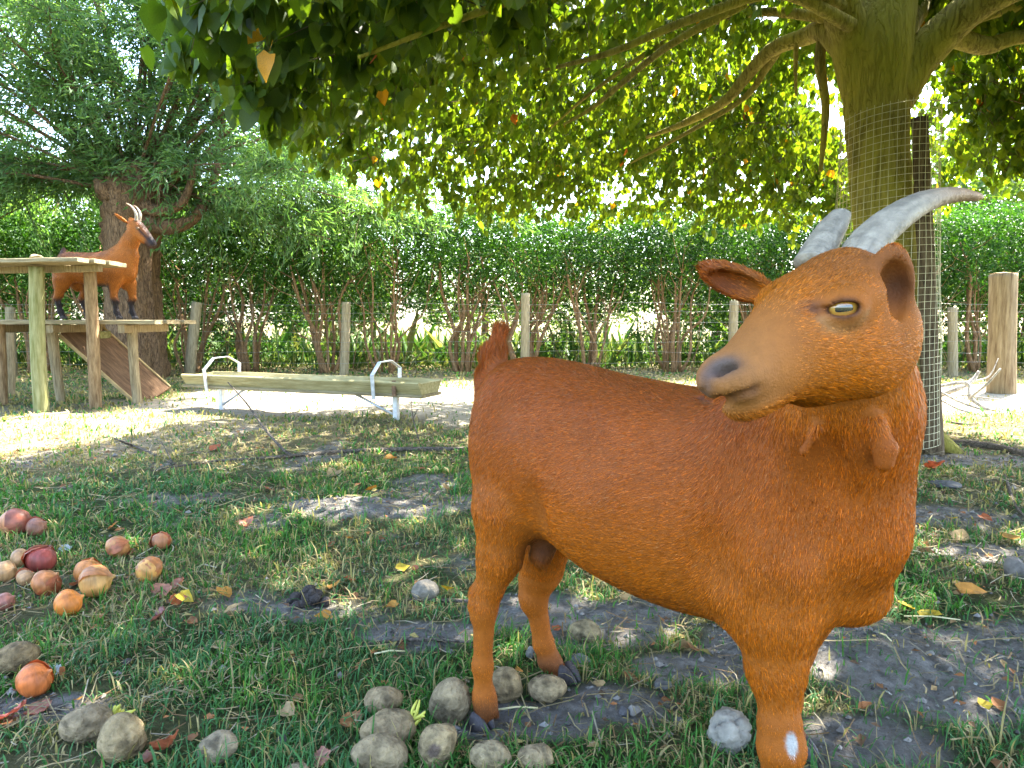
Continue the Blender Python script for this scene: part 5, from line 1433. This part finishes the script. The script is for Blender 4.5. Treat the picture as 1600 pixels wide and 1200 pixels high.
# ------------------------------------------------------------------ things lying on the ground
m_potato = material("potato", attr=True, var=.5, scale=55, rough=.85, spec=.15, bump=.9, bscale=110)
m_onion = material("onion_skin", attr=True, var=.5, scale=6, stretch=(7, 7, .5), rough=.45, spec=.35, bump=.35, bscale=14)
m_peel = material("onion_peel", attr=True, var=.35, scale=40, rough=.4, spec=.4, trans=.3, trans_tint=(1.5, .9, .6))
m_flesh = material("onion_flesh", (.68, .68, .60), rough=.4, spec=.4, var=.12, scale=40)
m_stone = material("stone", attr=True, var=.3, scale=30, rough=.9, spec=.15, bump=.8, bscale=60)
m_dung = material("dung", (.055, .045, .04), rough=.9, spec=.15, var=.4, scale=60, bump=1.0, bscale=120)
m_dleaf = material("dead_leaf", attr=True, var=.3, scale=60, rough=.7, spec=.2, trans=.3, trans_tint=(1.3, 1.0, .5))
m_stick = bark_material("stick_bark", (.11, .085, .065), (.05, .04, .03), (.18, .145, .11), stretch=(20, 20, 20), bump=.6)
m_pale = bark_material("bleached_stick", (.42, .38, .32), (.25, .22, .18), (.55, .50, .43), stretch=(14, 14, 14), bump=.4)
m_sprout = material("sprout", (.42, .40, .06), rough=.6, spec=.3, var=.2, scale=60)

def ico(sub=3):
    t = (1 + 5 ** .5) / 2
    v = [(-1, t, 0), (1, t, 0), (-1, -t, 0), (1, -t, 0), (0, -1, t), (0, 1, t), (0, -1, -t), (0, 1, -t), (t, 0, -1), (t, 0, 1), (-t, 0, -1), (-t, 0, 1)]
    f = [(0, 11, 5), (0, 5, 1), (0, 1, 7), (0, 7, 10), (0, 10, 11), (1, 5, 9), (5, 11, 4), (11, 10, 2), (10, 7, 6), (7, 1, 8), (3, 9, 4), (3, 4, 2), (3, 2, 6), (3, 6, 8), (3, 8, 9), (4, 9, 5), (2, 4, 11), (6, 2, 10), (8, 6, 7), (9, 8, 1)]
    v = [unit(np.array(x, float)) for x in v]
    for _ in range(sub):
        c = {}; nf = []
        def mid(a, b):
            k = (min(a, b), max(a, b))
            if k not in c: v.append(unit(v[a] + v[b])); c[k] = len(v) - 1
            return c[k]
        for a, b, d in f:
            x, y, z = mid(a, b), mid(b, d), mid(d, a); nf += [(a, x, z), (x, b, y), (z, y, d), (x, y, z)]
        f = nf
    return np.array(v), np.array(f)
ICO3, ICO2 = ico(3), ico(2)

def rot(az, tilt=0.0, roll=0.0):
    return np.array(Matrix.Rotation(az, 3, 'Z') @ Matrix.Rotation(tilt, 3, 'Y') @ Matrix.Rotation(roll, 3, 'X'))

def put_mesh(name, me, mat, loc, R, label, cat, group=None, parent=None):
    o = obj(name, me, parent, mat, False)
    m = Matrix.Identity(4)
    for i in range(3):
        for j in range(3): m[i][j] = R[i][j]
    m.translation = Vector(loc); o.matrix_basis = m
    return tag(o, label, cat, group)

def ground_spot(px, py):
    p = G(px, py); return p

def potato(px, py, wpx, hpx, az, label, seed, col=(.30, .26, .20), sprout=False, patch=False):
    """px, py: centre in the photograph; wpx, hpx: its outline there"""
    g = G(px, py + hpx * .36); d = g[1]; s = d / 1080
    a, b = wpx * s / 2, hpx * s / 2
    r = np.random.default_rng(seed); v = ICO3[0].copy()
    ca = abs(math.cos(az)); long_ = max(a, b) * 1.0; sm = min(a, b) * .98
    v = v * np.array([long_, (sm + long_) / 2 * .85, sm])
    n = noise3(v / long_ + seed, 1.6, seed)[:, None] - .5; v = v * (1 + .42 * n) * (1 + .09 * (noise3(v / long_, 6, seed)[:, None] - .5))
    dent = np.zeros(len(v))
    for k in range(6):
        c = unit(r.normal(0, 1, 3)) ; u = unit(v); dd = np.linalg.norm(u - c, axis=1); dent += .05 * np.exp(-(dd / .16) ** 2)
    v = v * (1 - dent[:, None])
    c = np.array(col) * np.array([.80, .67, .48]) * (.80 + .4 * noise3(v / long_, 5, seed + 2)[:, None]); c = c * (1 - 6 * dent[:, None]).clip(.35, 1); mud = smoothstep(.52, .66, noise3(v / long_, 3.2, seed + 9))[:, None]; c = c * (1 - .5 * mud)
    if patch:
        dd = np.linalg.norm(unit(v) - unit(np.array([-.1, -.75, .65])), axis=1) + .25 * (noise3(v / long_, 4, 3) - .5); k = (1 - smoothstep(.30, .36, dd))[:, None]; c = c * (1 - k) + np.array([.10, .07, .05]) * k
    vertical = hpx > wpx * 1.08
    R = rot(az, -1.05 if vertical else r.uniform(-.15, .15), r.uniform(-.3, .3))
    zmin = (v @ R.T)[:, 2].min()
    o = put_mesh("potato", np_mesh("potato", v, None, ICO3[1], True, cols=c), m_potato, [g[0], g[1], g[2] - zmin - .004], R, label, "potato", "potatoes lying in the grass")
    if sprout:
        b_ = MB()
        for k in range(7):
            st = np.array([long_ * .82, 0, sm * .25]); e = st + np.array([r.uniform(.0, .03), r.normal(0, .014), r.uniform(.0, .03)])
            b_.add(*tube_arrays(smooth_path([st, (st + e) / 2 + r.normal(0, .004, 3), e], 6), np.array([.0026, .003, .003, .003, .0028, .0012]), 6))
        sp = obj("sprout", b_.mesh("sprout"), o, m_sprout, False)
    return o

PT = [  # px, py, w, h, azimuth, label, colour, sprout, patch
    (28, 1030, 62, 50, .2, "large grey brown potato at the left edge beside the half peeled onion", (.23,.19,.13), 0, 0),
    (141, 1133, 84, 62, .5, "sprouting potato with yellow shoots, behind the round potato at lower left", (.27, .24, .19), 1, 0),
    (192, 1157, 76, 74, 1.0, "round tan potato in front of the sprouting potato at lower left", (.32, .28, .20), 0, 0),
    (342, 1166, 63, 52, .5, "small grey potato alone right of the large red onion peel", (.28, .26, .22), 0, 0),
    (598, 1098, 64, 46, .5, "smooth brown potato at the back of the three stacked left of the hind hoof", (.31, .27, .20), 0, 0),
    (608, 1140, 96, 60, .35, "long wrinkled potato with yellow sprouts, middle of the stacked three", (.30, .26, .19), 1, 0),
    (592, 1183, 88, 58, .2, "big dented potato at the front of the stacked three, on the bottom edge", (.29, .26, .20), 0, 0),
    (704, 1100, 64, 76, .2, "tall grey potato just left of the near hind leg", (.30, .27, .21), 0, 0),
    (682, 1165, 62, 74, .6, "oval potato with a dark brown scraped patch", (.33, .29, .21), 0, 1),
    (768, 1182, 64, 46, .1, "pale potato right under the near hind hoof", (.32, .29, .22), 0, 0),
    (836, 1185, 60, 44, .1, "small round potato with a brown navel, right of the potato under the hoof", (.32, .28, .21), 0, 0),
    (790, 1072, 56, 56, .4, "potato half hidden behind the near hind leg", (.29, .25, .18), 0, 0),
    (855, 1077, 60, 44, .1, "smooth pale potato touching the far hind hoof", (.33, .29, .22), 0, 0),
    (915, 988, 50, 38, -.3, "small potato with brown spots on the bare soil under the belly", (.31, .28, .21), 0, 0),
    (465, 1203, 40, 26, .1, "potato cut off by the bottom edge, left of the stacked three", (.28, .25, .2), 0, 0),
]
for i, (px, py, w, h, az, lab, c, sp, pa) in enumerate(PT):
    potato(px, py, w, h, az, lab, 10 + i, c, bool(sp), bool(pa))

def stone(px, py, w, h, label, seed, col=(.27, .26, .24), rough=.35, name="stone", cat="stone"):
    g = G(px, py + h * .34); s = g[1] / 1080; a, b = w * s / 2, h * s / 2
    V0, F0 = ICO3; v = V0 * np.array([a, a * .85, b * 1.05])
    if name == "earth_clod":
        cell = np.random.default_rng(seed).normal(0, 1, (18, 3)); cell = unit(cell); dd = np.sort(np.linalg.norm(V0[:, None] - cell[None], axis=2), 1); e = dd[:, 1] - dd[:, 0]
        v = v * (1 - .30 * np.exp(-(e / .07) ** 2) + .30 * (noise3(V0 * 2, 3, seed) - .5))[:, None]
    else:
        v = v * (1 + rough * (noise3(V0 + seed, 1.8, seed)[:, None] - .5) * 2)
    c = np.array(col) * .62 * (.6 + .8 * noise3(V0, 5, seed)[:, None])
    return put_mesh(name, np_mesh(name, v, None, F0, True, cols=c), m_stone, [g[0], g[1], g[2] + b * .72], rot(seed * .7), label, cat)
stone(666, 926, 38, 36, "pale grey stone in the grass between platform side and hind legs", 1, (.30, .26, .20), .6)
stone(1585, 890, 34, 34, "rounded brown stone cut by the right edge of the grass", 2, (.24, .21, .18))
stone(905, 1031, 36, 16, "flat grey stone on the soil just beyond the far hind hoof", 3, (.24, .24, .23))
stone(829, 1021, 14, 20, "little pale pebble left of the far hind leg", 4, (.34, .31, .26))
stone(1138, 1141, 74, 66, "cracked lump of dry grey earth beside the front leg", 5, (.40, .36, .29), name="earth_clod", cat="clod")
stone(1035, 1068, 34, 14, "low brown stone half buried between hind and front legs", 6, (.20, .185, .165))
stone(975, 1112, 20, 14, "tiny dark stone in front of the legs' middle", 8, (.14, .13, .125))
stone(1060, 1126, 16, 12, "tiny grey stone left of the cracked earth lump", 9, (.2, .19, .18))
stone(1480, 757, 46, 12, "flat dark stone in the grass below the linden's foot", 7, (.16, .155, .15))

def onion(px, py, w, h, az, label, seed, col=(.42, .15, .035), tilt=.9, skins=1, cut=False, squash=1.0, layered=False):
    g = G(px, py + h * .38); s = g[1] / 1080; R0 = w * s / 2 * .86; hh = min(h * s / 2 * 1.15, R0)
    r = np.random.default_rng(seed)
    # profile of an onion: flat root plate, round belly, pinched neck
    zz = np.array([-1.0, -.97, -.86, -.6, -.25, .15, .5, .75, .88, .97, 1.08, 1.16]); rr = np.array([.05, .22, .52, .82, .98, 1.0, .87, .63, .36, .17, .11, .06])
    nu = 26; an = np.arange(nu) * 2 * np.pi / nu
    prof = smooth_path(np.stack([rr, zz], 1), 26)
    rib = 1 + .025 * np.sin(an * 9 + seed) + .02 * r.normal(0, 1, nu)
    v = np.stack([prof[:, :1] * np.cos(an) * rib, prof[:, :1] * np.sin(an) * rib, prof[:, 1:] + 0 * an], -1); v[..., 2] *= .92
    m = len(prof); vv = v.reshape(-1, 3) * R0
    i = np.arange(m - 1)[:, None] * nu; j = np.arange(nu); j2 = (j + 1) % nu
    q = np.stack([i + j, i + j2, i + nu + j2, i + nu + j], -1).reshape(-1, 4)
    vv = np.concatenate([vv, [[0, 0, prof[0, 1] * R0 * .92], [0, 0, prof[-1, 1] * R0 * .92]]])
    t = np.concatenate([np.stack([np.full(nu, m * nu), j2, j], -1), np.stack([np.full(nu, m * nu + 1), (m - 1) * nu + j, (m - 1) * nu + j2], -1)])
    vv = vv * (1 + .22 * (noise3(vv / R0 + seed, 1.3, seed)[:, None] - .5))
    cc = np.array(col); z = vv[:, 2] / R0
    streak = vnoise(np.arctan2(vv[:, 1], vv[:, 0]) * 6, z * .8, seed)[:, None]
    c = cc * (.65 + .6 * streak); k = smoothstep(.8, 1.3, z)[:, None]; c = c * (1 - .5 * k) + np.array([.36, .24, .10]) * .5 * k; k = (1 - smoothstep(-.98, -.88, z))[:, None]; c = c * (1 - k) + np.array([.30, .22, .12]) * k
    R = rot(az, tilt, r.uniform(-.2, .2)); S = np.diag([1, 1, squash])
    zmin = (vv @ R.T)[:, 2].min()
    root = empty("onion", [g[0], g[1], g[2]], label, "onion", "onions lying in the grass")
    off = np.array([g[0], g[1], g[2] - zmin - .003])
    wv = vv @ R.T + off
    obj("bulb", np_mesh("onion_bulb", wv, q, t, True, cols=c), root, m_onion)
    for k in range(skins):   # loose papery skin standing off the bulb
        a0 = r.uniform(0, 6.28); span = r.uniform(1.2, 2.4); nn = 9
        U_ = np.linspace(0, 1, nn); T_ = np.linspace(.1, .85, 8)
        pv = []
        for tt in T_:
            k_ = tt * (m - 1); p0 = np.array([np.interp(k_, np.arange(m), prof[:, 0]), np.interp(k_, np.arange(m), prof[:, 1]) * .92])
            for u in U_:
                lift = 1.03 + .34 * max(0, u - .45) + .10 * max(0, tt - .55) + .03 * r.normal()
                aa = a0 + span * (u + .08 * math.sin(tt * 9 + seed)); pv.append([p0[0] * lift * math.cos(aa), p0[0] * lift * math.sin(aa), p0[1] * (1.02 if tt < .5 else 1.1)])
        pv = np.array(pv) * R0 @ R.T + off; pv[:, 2] = np.maximum(pv[:, 2], g[2] + .001)
        pq = [[a_ * nn + b_, a_ * nn + b_ + 1, (a_ + 1) * nn + b_ + 1, (a_ + 1) * nn + b_] for a_ in range(7) for b_ in range(nn - 1)]
        pc = np.array((.34, .09, .035) if layered else (col[0] * .9, col[1] * .75, col[2])) * r.uniform(.75, 1.25, (len(pv), 1))
        obj("skin", np_mesh("onion_skin", pv, pq, None, True, cols=pc), root, m_peel)
    if cut:
        v, qd, t = uv_sphere(R0 * .55, 16, 10, (1, .7, .6)); v = v * (1 + .4 * (noise3(v / R0, 3, 2)[:, None] - .5)); v = v @ R.T + off + np.array([R0 * .55, R0 * .75, R0 * .30])
        obj("bared_flesh", np_mesh("bared_flesh", v, qd, t), root, m_flesh)
    return root
ON = [
    (24, 823, 50, 32, 1.6, "reddish onion at the left edge, in the back row of onions", (.36, .14, .06), 1.2, 1, 0),
    (58, 829, 36, 25, .4, "small purple brown onion right of the back row's edge onion", (.27, .11, .06), 1.1, 1, 0),
    (66, 876, 52, 44, .8, "dark red onion with layered peeling skins", (.26, .05, .035), .6, 3, 0),
    (33, 874, 34, 28, .2, "tan onion tucked behind the dark red layered onion", (.42, .22, .09), 1.0, 1, 0),
    (8, 898, 40, 26, .2, "pale tan onion on the left edge below the back row", (.44, .24, .10), 1.2, 0, 0),
    (40, 905, 30, 22, .8, "small flattened tan onion between edge onion and dark red onion", (.40, .22, .10), 1.2, 1, 0),
    (72, 917, 48, 34, .3, "orange brown onion with loose skin right below the dark red one", (.42, .15, .045), .9, 2, 0),
    (139, 896, 48, 36, .9, "tall orange onion with split skin behind the long yellow one", (.47, .17, .04), .4, 2, 0),
    (150, 918, 58, 32, .25, "long yellow brown onion in the middle of the onions", (.48, .25, .07), 1.4, 1, 0),
    (107, 947, 50, 40, .4, "clean glossy orange onion at the front of the heap", (.52, .16, .025), 1.2, 0, 0),
    (185, 859, 40, 28, .2, "light brown onion beside a white scrap behind the others", (.46, .19, .06), 1.1, 1, 0),
    (252, 845, 34, 32, 1.2, "upright onion with torn russet skins, rightmost of the onions", (.38, .15, .06), .2, 3, 0),
    (233, 895, 46, 34, 2.6, "striped golden onion with a curled skin at its left", (.50, .24, .06), 1.0, 2, 0),
    (8, 942, 34, 30, .5, "purple onion cut by the left edge beside the glossy orange one", (.30, .11, .07), 1.1, 0, 0),
    (55, 1068, 62, 46, .3, "half peeled orange onion beside a lump of white flesh near the left edge", (.48, .13, .03), 1.1, 1, 0),
]
for i, (px, py, w, h, az, lab, c, tl, sk, cu) in enumerate(ON):
    onion(px, py, w, h, az, lab, 50 + i, c, tl, sk, bool(cu), layered=(sk == 3))

def peel(px, py, w, h, label, seed, col, name="onion_peel", cat="onion peel", group=None, curl=1.0, stand=.5):
    """a torn, curled flake of papery skin"""
    g = G(px, py + h * .4); s = g[1] / 1080; a = w * s / 2; r = np.random.default_rng(seed); n = 9
    U_, T_ = np.meshgrid(np.linspace(-1, 1, n), np.linspace(-1, 1, n), indexing='ij')
    edge = 1 - .25 * r.random((n, n)) * (np.maximum(np.abs(U_), np.abs(T_)) > .9)
    x = U_ * np.sqrt(1 - T_ ** 2 / 2) * edge; y = T_ * np.sqrt(1 - U_ ** 2 / 2) * edge * .7
    z = curl * (.40 * x ** 2 + .25 * y ** 2 + .12 * np.sin(3 * x + seed) * np.cos(2.3 * y)) + .05 * r.normal(0, 1, (n, n))
    p = np.stack([x, y, z], -1).reshape(-1, 3) * a
    p = p @ rot(r.uniform(0, 6.28), r.uniform(-.3, .3), stand * r.uniform(.6, 1.1)).T
    p[:, 2] -= np.percentile(p[:, 2], 6)
    q = [[i * n + j, i * n + j + 1, (i + 1) * n + j + 1, (i + 1) * n + j] for i in range(n - 1) for j in range(n - 1)]
    c = np.array(col) * r.uniform(.7, 1.25, (len(p), 1))
    me = np_mesh(name, p, q, None, True, cols=c)
    return put_mesh(name, me, m_peel, [g[0], g[1], g[2] + .004], np.eye(3), label, cat, group)
PE = [
    (262, 1150, 54, 62, "large curled red onion peel standing between two potatoes at lower left", (.34, .12, .06), 1.3),
    (232, 1182, 40, 26, "flat brown onion peel at the foot of the large curled red one", (.30, .12, .07), .3),
    (16, 1112, 66, 40, "crumpled purple red onion peels at the left edge below the half peeled onion", (.27, .09, .07), .6),
    (62, 1103, 44, 24, "rust coloured onion peel just right of the crumpled purple ones", (.34, .13, .07), .5),
    (14, 1132, 40, 16, "dry brown onion peel lowest at the left edge", (.24, .13, .07), .3),
    (256, 920, 40, 26, "torn pinkish onion peel in front of the striped golden onion", (.36, .15, .08), .8),
    (276, 932, 30, 34, "upright reddish onion peel next to a yellow leaf", (.32, .11, .05), 1.2),
    (248, 960, 40, 24, "round purple onion peel lying in the grass before the onions", (.28, .12, .10), .7),
    (505, 1179, 48, 36, "pale russet onion peel on the bottom edge left of the potato stack", (.36, .16, .10), .7),
    (420, 762, 26, 16, "small russet onion peel in the grass above the dirt mound", (.36, .13, .06), .6),
    (548, 1122, 40, 26, "onion peel with a white inside touching the stacked potatoes", (.44, .20, .08), .8),
    (1462, 728, 38, 16, "shiny red brown onion peel below the linden trunk", (.36, .09, .035), .7),
    (385, 815, 30, 16, "two lobed brown onion peel left of the dirt mound", (.32, .13, .06), .6),
    (78, 922, 34, 18, "orange peel flake propped in front of the orange brown onion", (.40, .16, .06), .9),
    (165, 898, 22, 14, "peel flake leaning between the long yellow onion and the striped one", (.38, .17, .07), 1.0),
    (44, 890, 26, 14, "thin rosy peel draped below the dark red onion", (.36, .10, .06), .7),
    (205, 862, 20, 12, "dark rust peel right of the light brown onion", (.28, .10, .05), .6),
    (280, 912, 34, 18, "long rusty peel trailing right from the striped golden onion", (.36, .13, .06), .8),
    (118, 912, 22, 12, "brown peel scrap behind the glossy orange onion", (.30, .13, .06), .6),
    (30, 1080, 26, 14, "shrivelled peel left of the half peeled onion", (.26, .10, .06), .8),
    (95, 1052, 26, 20, "feathery rust peel right of the half peeled onion", (.34, .14, .06), 1.2),
    (649, 880, 14, 30, "narrow rust red peel standing upright behind the pale stone", (.32, .10, .03), 1.5),
    (178, 822, 28, 12, "curled tan onion peel behind the rightmost upright onion's left", (.42, .22, .07), .6),
]
for i, (px, py, w, h, lab, c, st) in enumerate(PE): peel(px, py, w, h, lab, 200 + i, c, stand=st)
for i, (px, py, w, h, lab) in enumerate(((80, 1044, 38, 30, "lump of white onion flesh behind the half peeled orange onion"), (103, 858, 24, 10, "white scrap of onion flesh in the grass right of the dark red onion"), (176, 847, 20, 12, "bluish white onion scrap behind the light brown onion"),
                                         (1388, 1078, 14, 22, "small white scrap on the bare soil in front of the goat's chest"), (1524, 1066, 8, 16, "tiny white scrap at the right of the bare soil"), (768, 806, 10, 6, "speck of white scrap"))[:5]):
    peel(px, py, w, h, lab, 300 + i, (.42, .44, .42), "onion_scrap", "scrap", curl=.6)

def dung(px, py, label, seed):
    g = G(px, py + 8); b = MB(); r = np.random.default_rng(seed)
    for k in range(26):
        s = r.uniform(.008, .013); v = ICO2[0] * np.array([s * 1.2, s, s]) * (1 + .2 * (noise3(ICO2[0] + k, 2, k)[:, None] - .5))
        l = k // 11; b.add(v @ rot(r.uniform(0, 6)).T + g + np.array([r.normal(0, .021 / (1 + .6 * l)), r.normal(0, .021 / (1 + .6 * l)), .007 + .013 * l]), None, ICO2[1])
    o = obj("dung_pile", b.mesh("dung_pile"), None, m_dung); tag(o, label, "dung")
dung(482, 935, "dark heap of goat droppings in the grass left of the hind legs", 3)

# ---- fallen leaves
def fallen_leaf(px, py, w, label, seed, col, kind='heart', stand=.25, group="fallen leaves"):
    g = G(px, py); s = g[1] / 1080 * w; tv, tt = leaf_template(kind); r = np.random.default_rng(seed)
    v = tv - np.array([0, .5, 0]); v[:, 2] += r.uniform(.15, .5) * (v[:, 1] ** 2) + r.uniform(-.2, .4) * v[:, 0] ** 2 + .05 * r.normal(0, 1, len(v)); v = v * s * .95
    R = rot(r.uniform(0, 6.28), r.normal(0, stand), r.normal(0, stand)); z = (v @ R.T)[:, 2].min()
    me = np_mesh("fallen_leaf", v, None, tt, False, cols=np.array(col) * r.uniform(.85, 1.1, (len(v), 1)))
    put_mesh("fallen_leaf", me, m_dleaf, [g[0], g[1], g[2] - z + .008], R, label, "leaf", group)
YL, OR, BR, TN, RD = (.50, .36, .04), (.42, .20, .04), (.22, .10, .04), (.36, .25, .12), (.34, .10, .04)
FL = [
    (1418, 957, 40, "bright yellow leaf lying flat at the back of the bare soil", YL), (1452, 968, 40, "yellow leaf standing on edge at the back of the bare soil", YL),
    (1520, 932, 44, "long orange brown leaf in the grass right of the goat's brisket", OR), (1536, 1110, 26, "yellow orange leaf at the lower right corner of the bare soil", YL),
    (1487, 816, 22, "small yellow leaf in the green grass right of the chest", YL), (1500, 845, 30, "tan leaf in the grass level with the goat's chest", TN), (1445, 868, 30, "brown leaf close to the right of the goat's chest", BR),
    (1575, 848, 34, "broad tan leaf at the right edge above the round stone", TN), (1540, 815, 22, "rust leaf near the right edge above the broad tan leaf", RD), (1492, 690, 20, "tan leaf behind the dark fallen branch", TN),
    (290, 944, 30, "yellow leaf standing beside the upright reddish peel", YL), (352, 935, 30, "orange brown leaf in the grass right of the onions", OR), (362, 962, 32, "tan leaf just below the orange brown leaf", TN),
    (300, 978, 24, "brown leaf in the grass before the yellow leaf", BR), (545, 910, 26, "red orange leaf left of the pale stone", RD), (524, 920, 30, "dull orange leaf beside the red orange leaf", OR),
    (655, 918, 20, "brown leaf touching the left of the pale stone", BR), (700, 930, 20, "yellowish leaf touching the right of the pale stone", YL), (628, 893, 28, "thin yellow leaf behind the pale stone", YL), (612, 952, 20, "orange leaf on the soil before the pale stone", OR),
    (547, 845, 14, "little orange leaf below the dirt mound", OR), (597, 846, 20, "russet leaf below the dirt mound's right half", BR), (516, 858, 24, "dark brown leaf lower left of the dirt mound", BR),
    (450, 1120, 34, "pale brown leaf flat on the grass left of the potato stack", TN), (466, 1098, 20, "brown leaf behind the pale brown flat leaf", BR), (505, 970, 30, "orange brown leaf below the dung", OR),
    (348, 1020, 30, "dry yellowish leaf in the middle of the left grass", TN), (325, 1058, 26, "pale tan leaf above the lone grey potato", TN), (122, 1102, 16, "orange leaf between crumpled peels and sprouting potato", OR), (125, 1166, 18, "orange leaf against the front of the sprouting potato", OR),
    (300, 1160, 24, "brown leaf between curled red peel and lone grey potato", BR), (205, 905, 16, "bronze leaf by the striped golden onion's foot", BR), (580, 770, 20, "orange leaf behind the dirt mound", OR), (470, 805, 14, "small brown leaf at the mound's left end", BR),
    (700, 770, 18, "small tan leaf at the mound's right end", TN), (1080, 1020, 26, "brown leaf on the soil under the belly", BR), (985, 1065, 26, "curled brown leaf on the soil between the leg pairs", BR), (935, 1075, 20, "tan leaf beside the smooth pale potato", TN),
    (870, 990, 18, "rusty leaf by the far hind shin", RD), (810, 1055, 18, "yellow brown leaf beside the half hidden potato", OR), (1040, 1100, 20, "dark curled leaf before the cracked clod", BR),
    (335, 705, 22, "rust coloured leaf on the sunlit grass left of the thin upright twig", RD), (610, 720, 24, "orange leaf by the long fallen branch", OR), (520, 745, 26, "tan leaf in the shade under the trough's middle", TN), (655, 735, 20, "pinkish leaf under the trough's right leg", RD),
    (240, 790, 18, "brown leaf in the grass above the onions", BR), (430, 700, 16, "little tan leaf where the thin twig meets the branch", TN),
]
for i, (px, py, w, lab, c) in enumerate(FL): fallen_leaf(px, py, w, lab, 400 + i, c, 'heart' if i % 3 else 'heartlow')

# ---- sticks and fallen branches
def stick(pts, rad, label, mat=None, side=(), name="fallen_branch", cat="branch", n=8, seed=0):
    """pts: (px, py, lift above the ground at that pixel's ground point, forward depth or None)"""
    def at(p):
        if len(p) == 3: return W(p[0], p[1], p[2])
        g = G(p[0], p[1]); return g + np.array([0, 0, .008])
    b = MB(); P = [at(p) for p in pts]
    if len(P) == 2: P.insert(1, (P[0] + P[1]) / 2)
    b.add(*bark_tube(P, rad, n, seed, .08, 22))
    for (q, r) in side:
        Q = [at(p) for p in q]
        if len(Q) == 2: Q.insert(1, (Q[0] + Q[1]) / 2)
        b.add(*bark_tube(Q, r, 6, seed + 5, .08, 12))
    o = obj(name, b.mesh(name), None, mat or m_stick); return tag(o, label, cat)
stick([(738, 704), (640, 704), (540, 708), (470, 714), (420, 718), (330, 724), (238, 738)], [.010, .011, .011, .010, .008, .006, .003], "long thin fallen branch lying across the grass before the trough", seed=1)
stick([(356, 597, 4.1), (385, 630, 4.0), (410, 665, 3.75), (440, 700, 3.5), (460, 714, 3.45)], [.003, .005, .006, .007, .008], "thin dark twig rising from the long branch towards the trough", name="twig", cat="twig", seed=2)
stick([(642, 620, 4.0), (645, 650, 3.9), (650, 672, 3.8), (656, 692, 3.78)], [.002, .003, .004, .005], "thin twig standing up before the trough's right leg", name="twig", cat="twig", side=(([(645, 655, 3.9), (652, 640, 3.92)], [.003, .0015]),), seed=3)
stick([(176, 686), (205, 697), (240, 712), (272, 728)], [.005, .006, .007, .007], "dark forked twig on the sunlit grass at the left", name="twig", cat="twig", side=(([(205, 697), (190, 690, 3.55), (178, 684, 3.6)], [.005, .004, .002]), ([(270, 727), (262, 708, 3.25), (252, 690, 3.3)], [.005, .003, .002])), seed=4)
stick([(1478, 694), (1520, 697), (1560, 703), (1610, 716)], [.020, .022, .024, .026], "dark thick fallen branch at the right behind the goat", seed=5)
stick([(578, 1012), (620, 1006), (680, 1005), (742, 1010)], [.003, .004, .004, .003], "thin bent twig on the soil just behind the near hind leg's left", name="twig", cat="twig", side=(([(620, 1006), (608, 990, 1.50)], [.003, .0012]),), seed=6)
stick([(640, 943), (700, 943), (760, 945), (800, 948)], [.004, .005, .004, .003], "dark twig in the grass behind the hind legs, by the pale stone", name="twig", cat="twig", seed=7)
stick([(1570, 745), (1585, 790), (1605, 815)], [.006, .005, .004], "small dark twig in the grass at the right edge", name="twig", cat="twig", seed=8)
stick([(1330, 640, 5.4), (1498, 598, 5.3), (1516, 622, 5.2), (1545, 640, 5.15), (1600, 655, 5.1), (1640, 660, 5.1)], [.004, .015, .015, .012, .008, .004], "pale bleached brushwood lying on the sand at the right", m_pale,
      side=(([(1465, 610, 5.3), (1500, 628, 5.2), (1540, 642, 5.15)], [.010, .010, .008]), ([(1515, 622, 5.2), (1540, 602, 5.1), (1560, 580, 5.05), (1563, 576, 5.05)], [.010, .009, .007, .006]), ([(1470, 625, 5.1), (1500, 640, 5.0), (1540, 648, 4.95), (1600, 652, 4.95)], [.007, .008, .007, .005]),
            ([(1540, 648, 4.95), (1520, 658, 4.85), (1495, 661, 4.8)], [.006, .005, .003]), ([(1496, 617, 5.25), (1560, 624, 5.2)], [.006, .004])), seed=9)
stick([(1470, 617, 5.9), (1495, 608, 5.8), (1518, 596, 5.8), (1530, 580, 5.8)], [.020, .020, .018, .012], "curved pale fallen bough behind the brushwood at the right", m_pale, side=(([(1518, 596, 5.8), (1545, 588, 5.8), (1560, 560, 5.8)], [.008, .006, .003]),), seed=10)
stick([(1474, 658), (1500, 664), (1530, 664)], [.006, .006, .004], "short dark stick at the front edge of the right sand patch", name="twig", cat="twig", seed=11)
stick([(20, 655), (110, 645)], [.006, .003], "short pale stick at the foot of the mossy platform post", m_pale, name="twig", cat="twig", seed=12)
for i, (x0, y0, x1, y1, lab) in enumerate(((585, 1032, 633, 1028, "short white straw on the soil left of the near hind shin"), (772, 1122, 840, 1118, "pale yellow straw lying before the near hind hoof"), (1412, 972, 1500, 978, "long straw under the two yellow leaves"),
                                          (800, 1020, 790, 1018, "x"), (1375, 1000, 1392, 1012, "straw stub on the bare soil below the chest"))):
    if lab == "x": continue
    a, b_ = G(x0, y0), G(x1, y1); m = MB(); m.add(*tube_arrays([a + [0, 0, .014], (a + b_) / 2 + [0, 0, .018], b_ + [0, 0, .014]], [.0017, .0017, .0014], 6))
    o = obj("straw", m.mesh("straw"), None, material("straw_stalk", (.55, .48, .25), .6, .3, scale=50)); tag(o, lab, "straw")
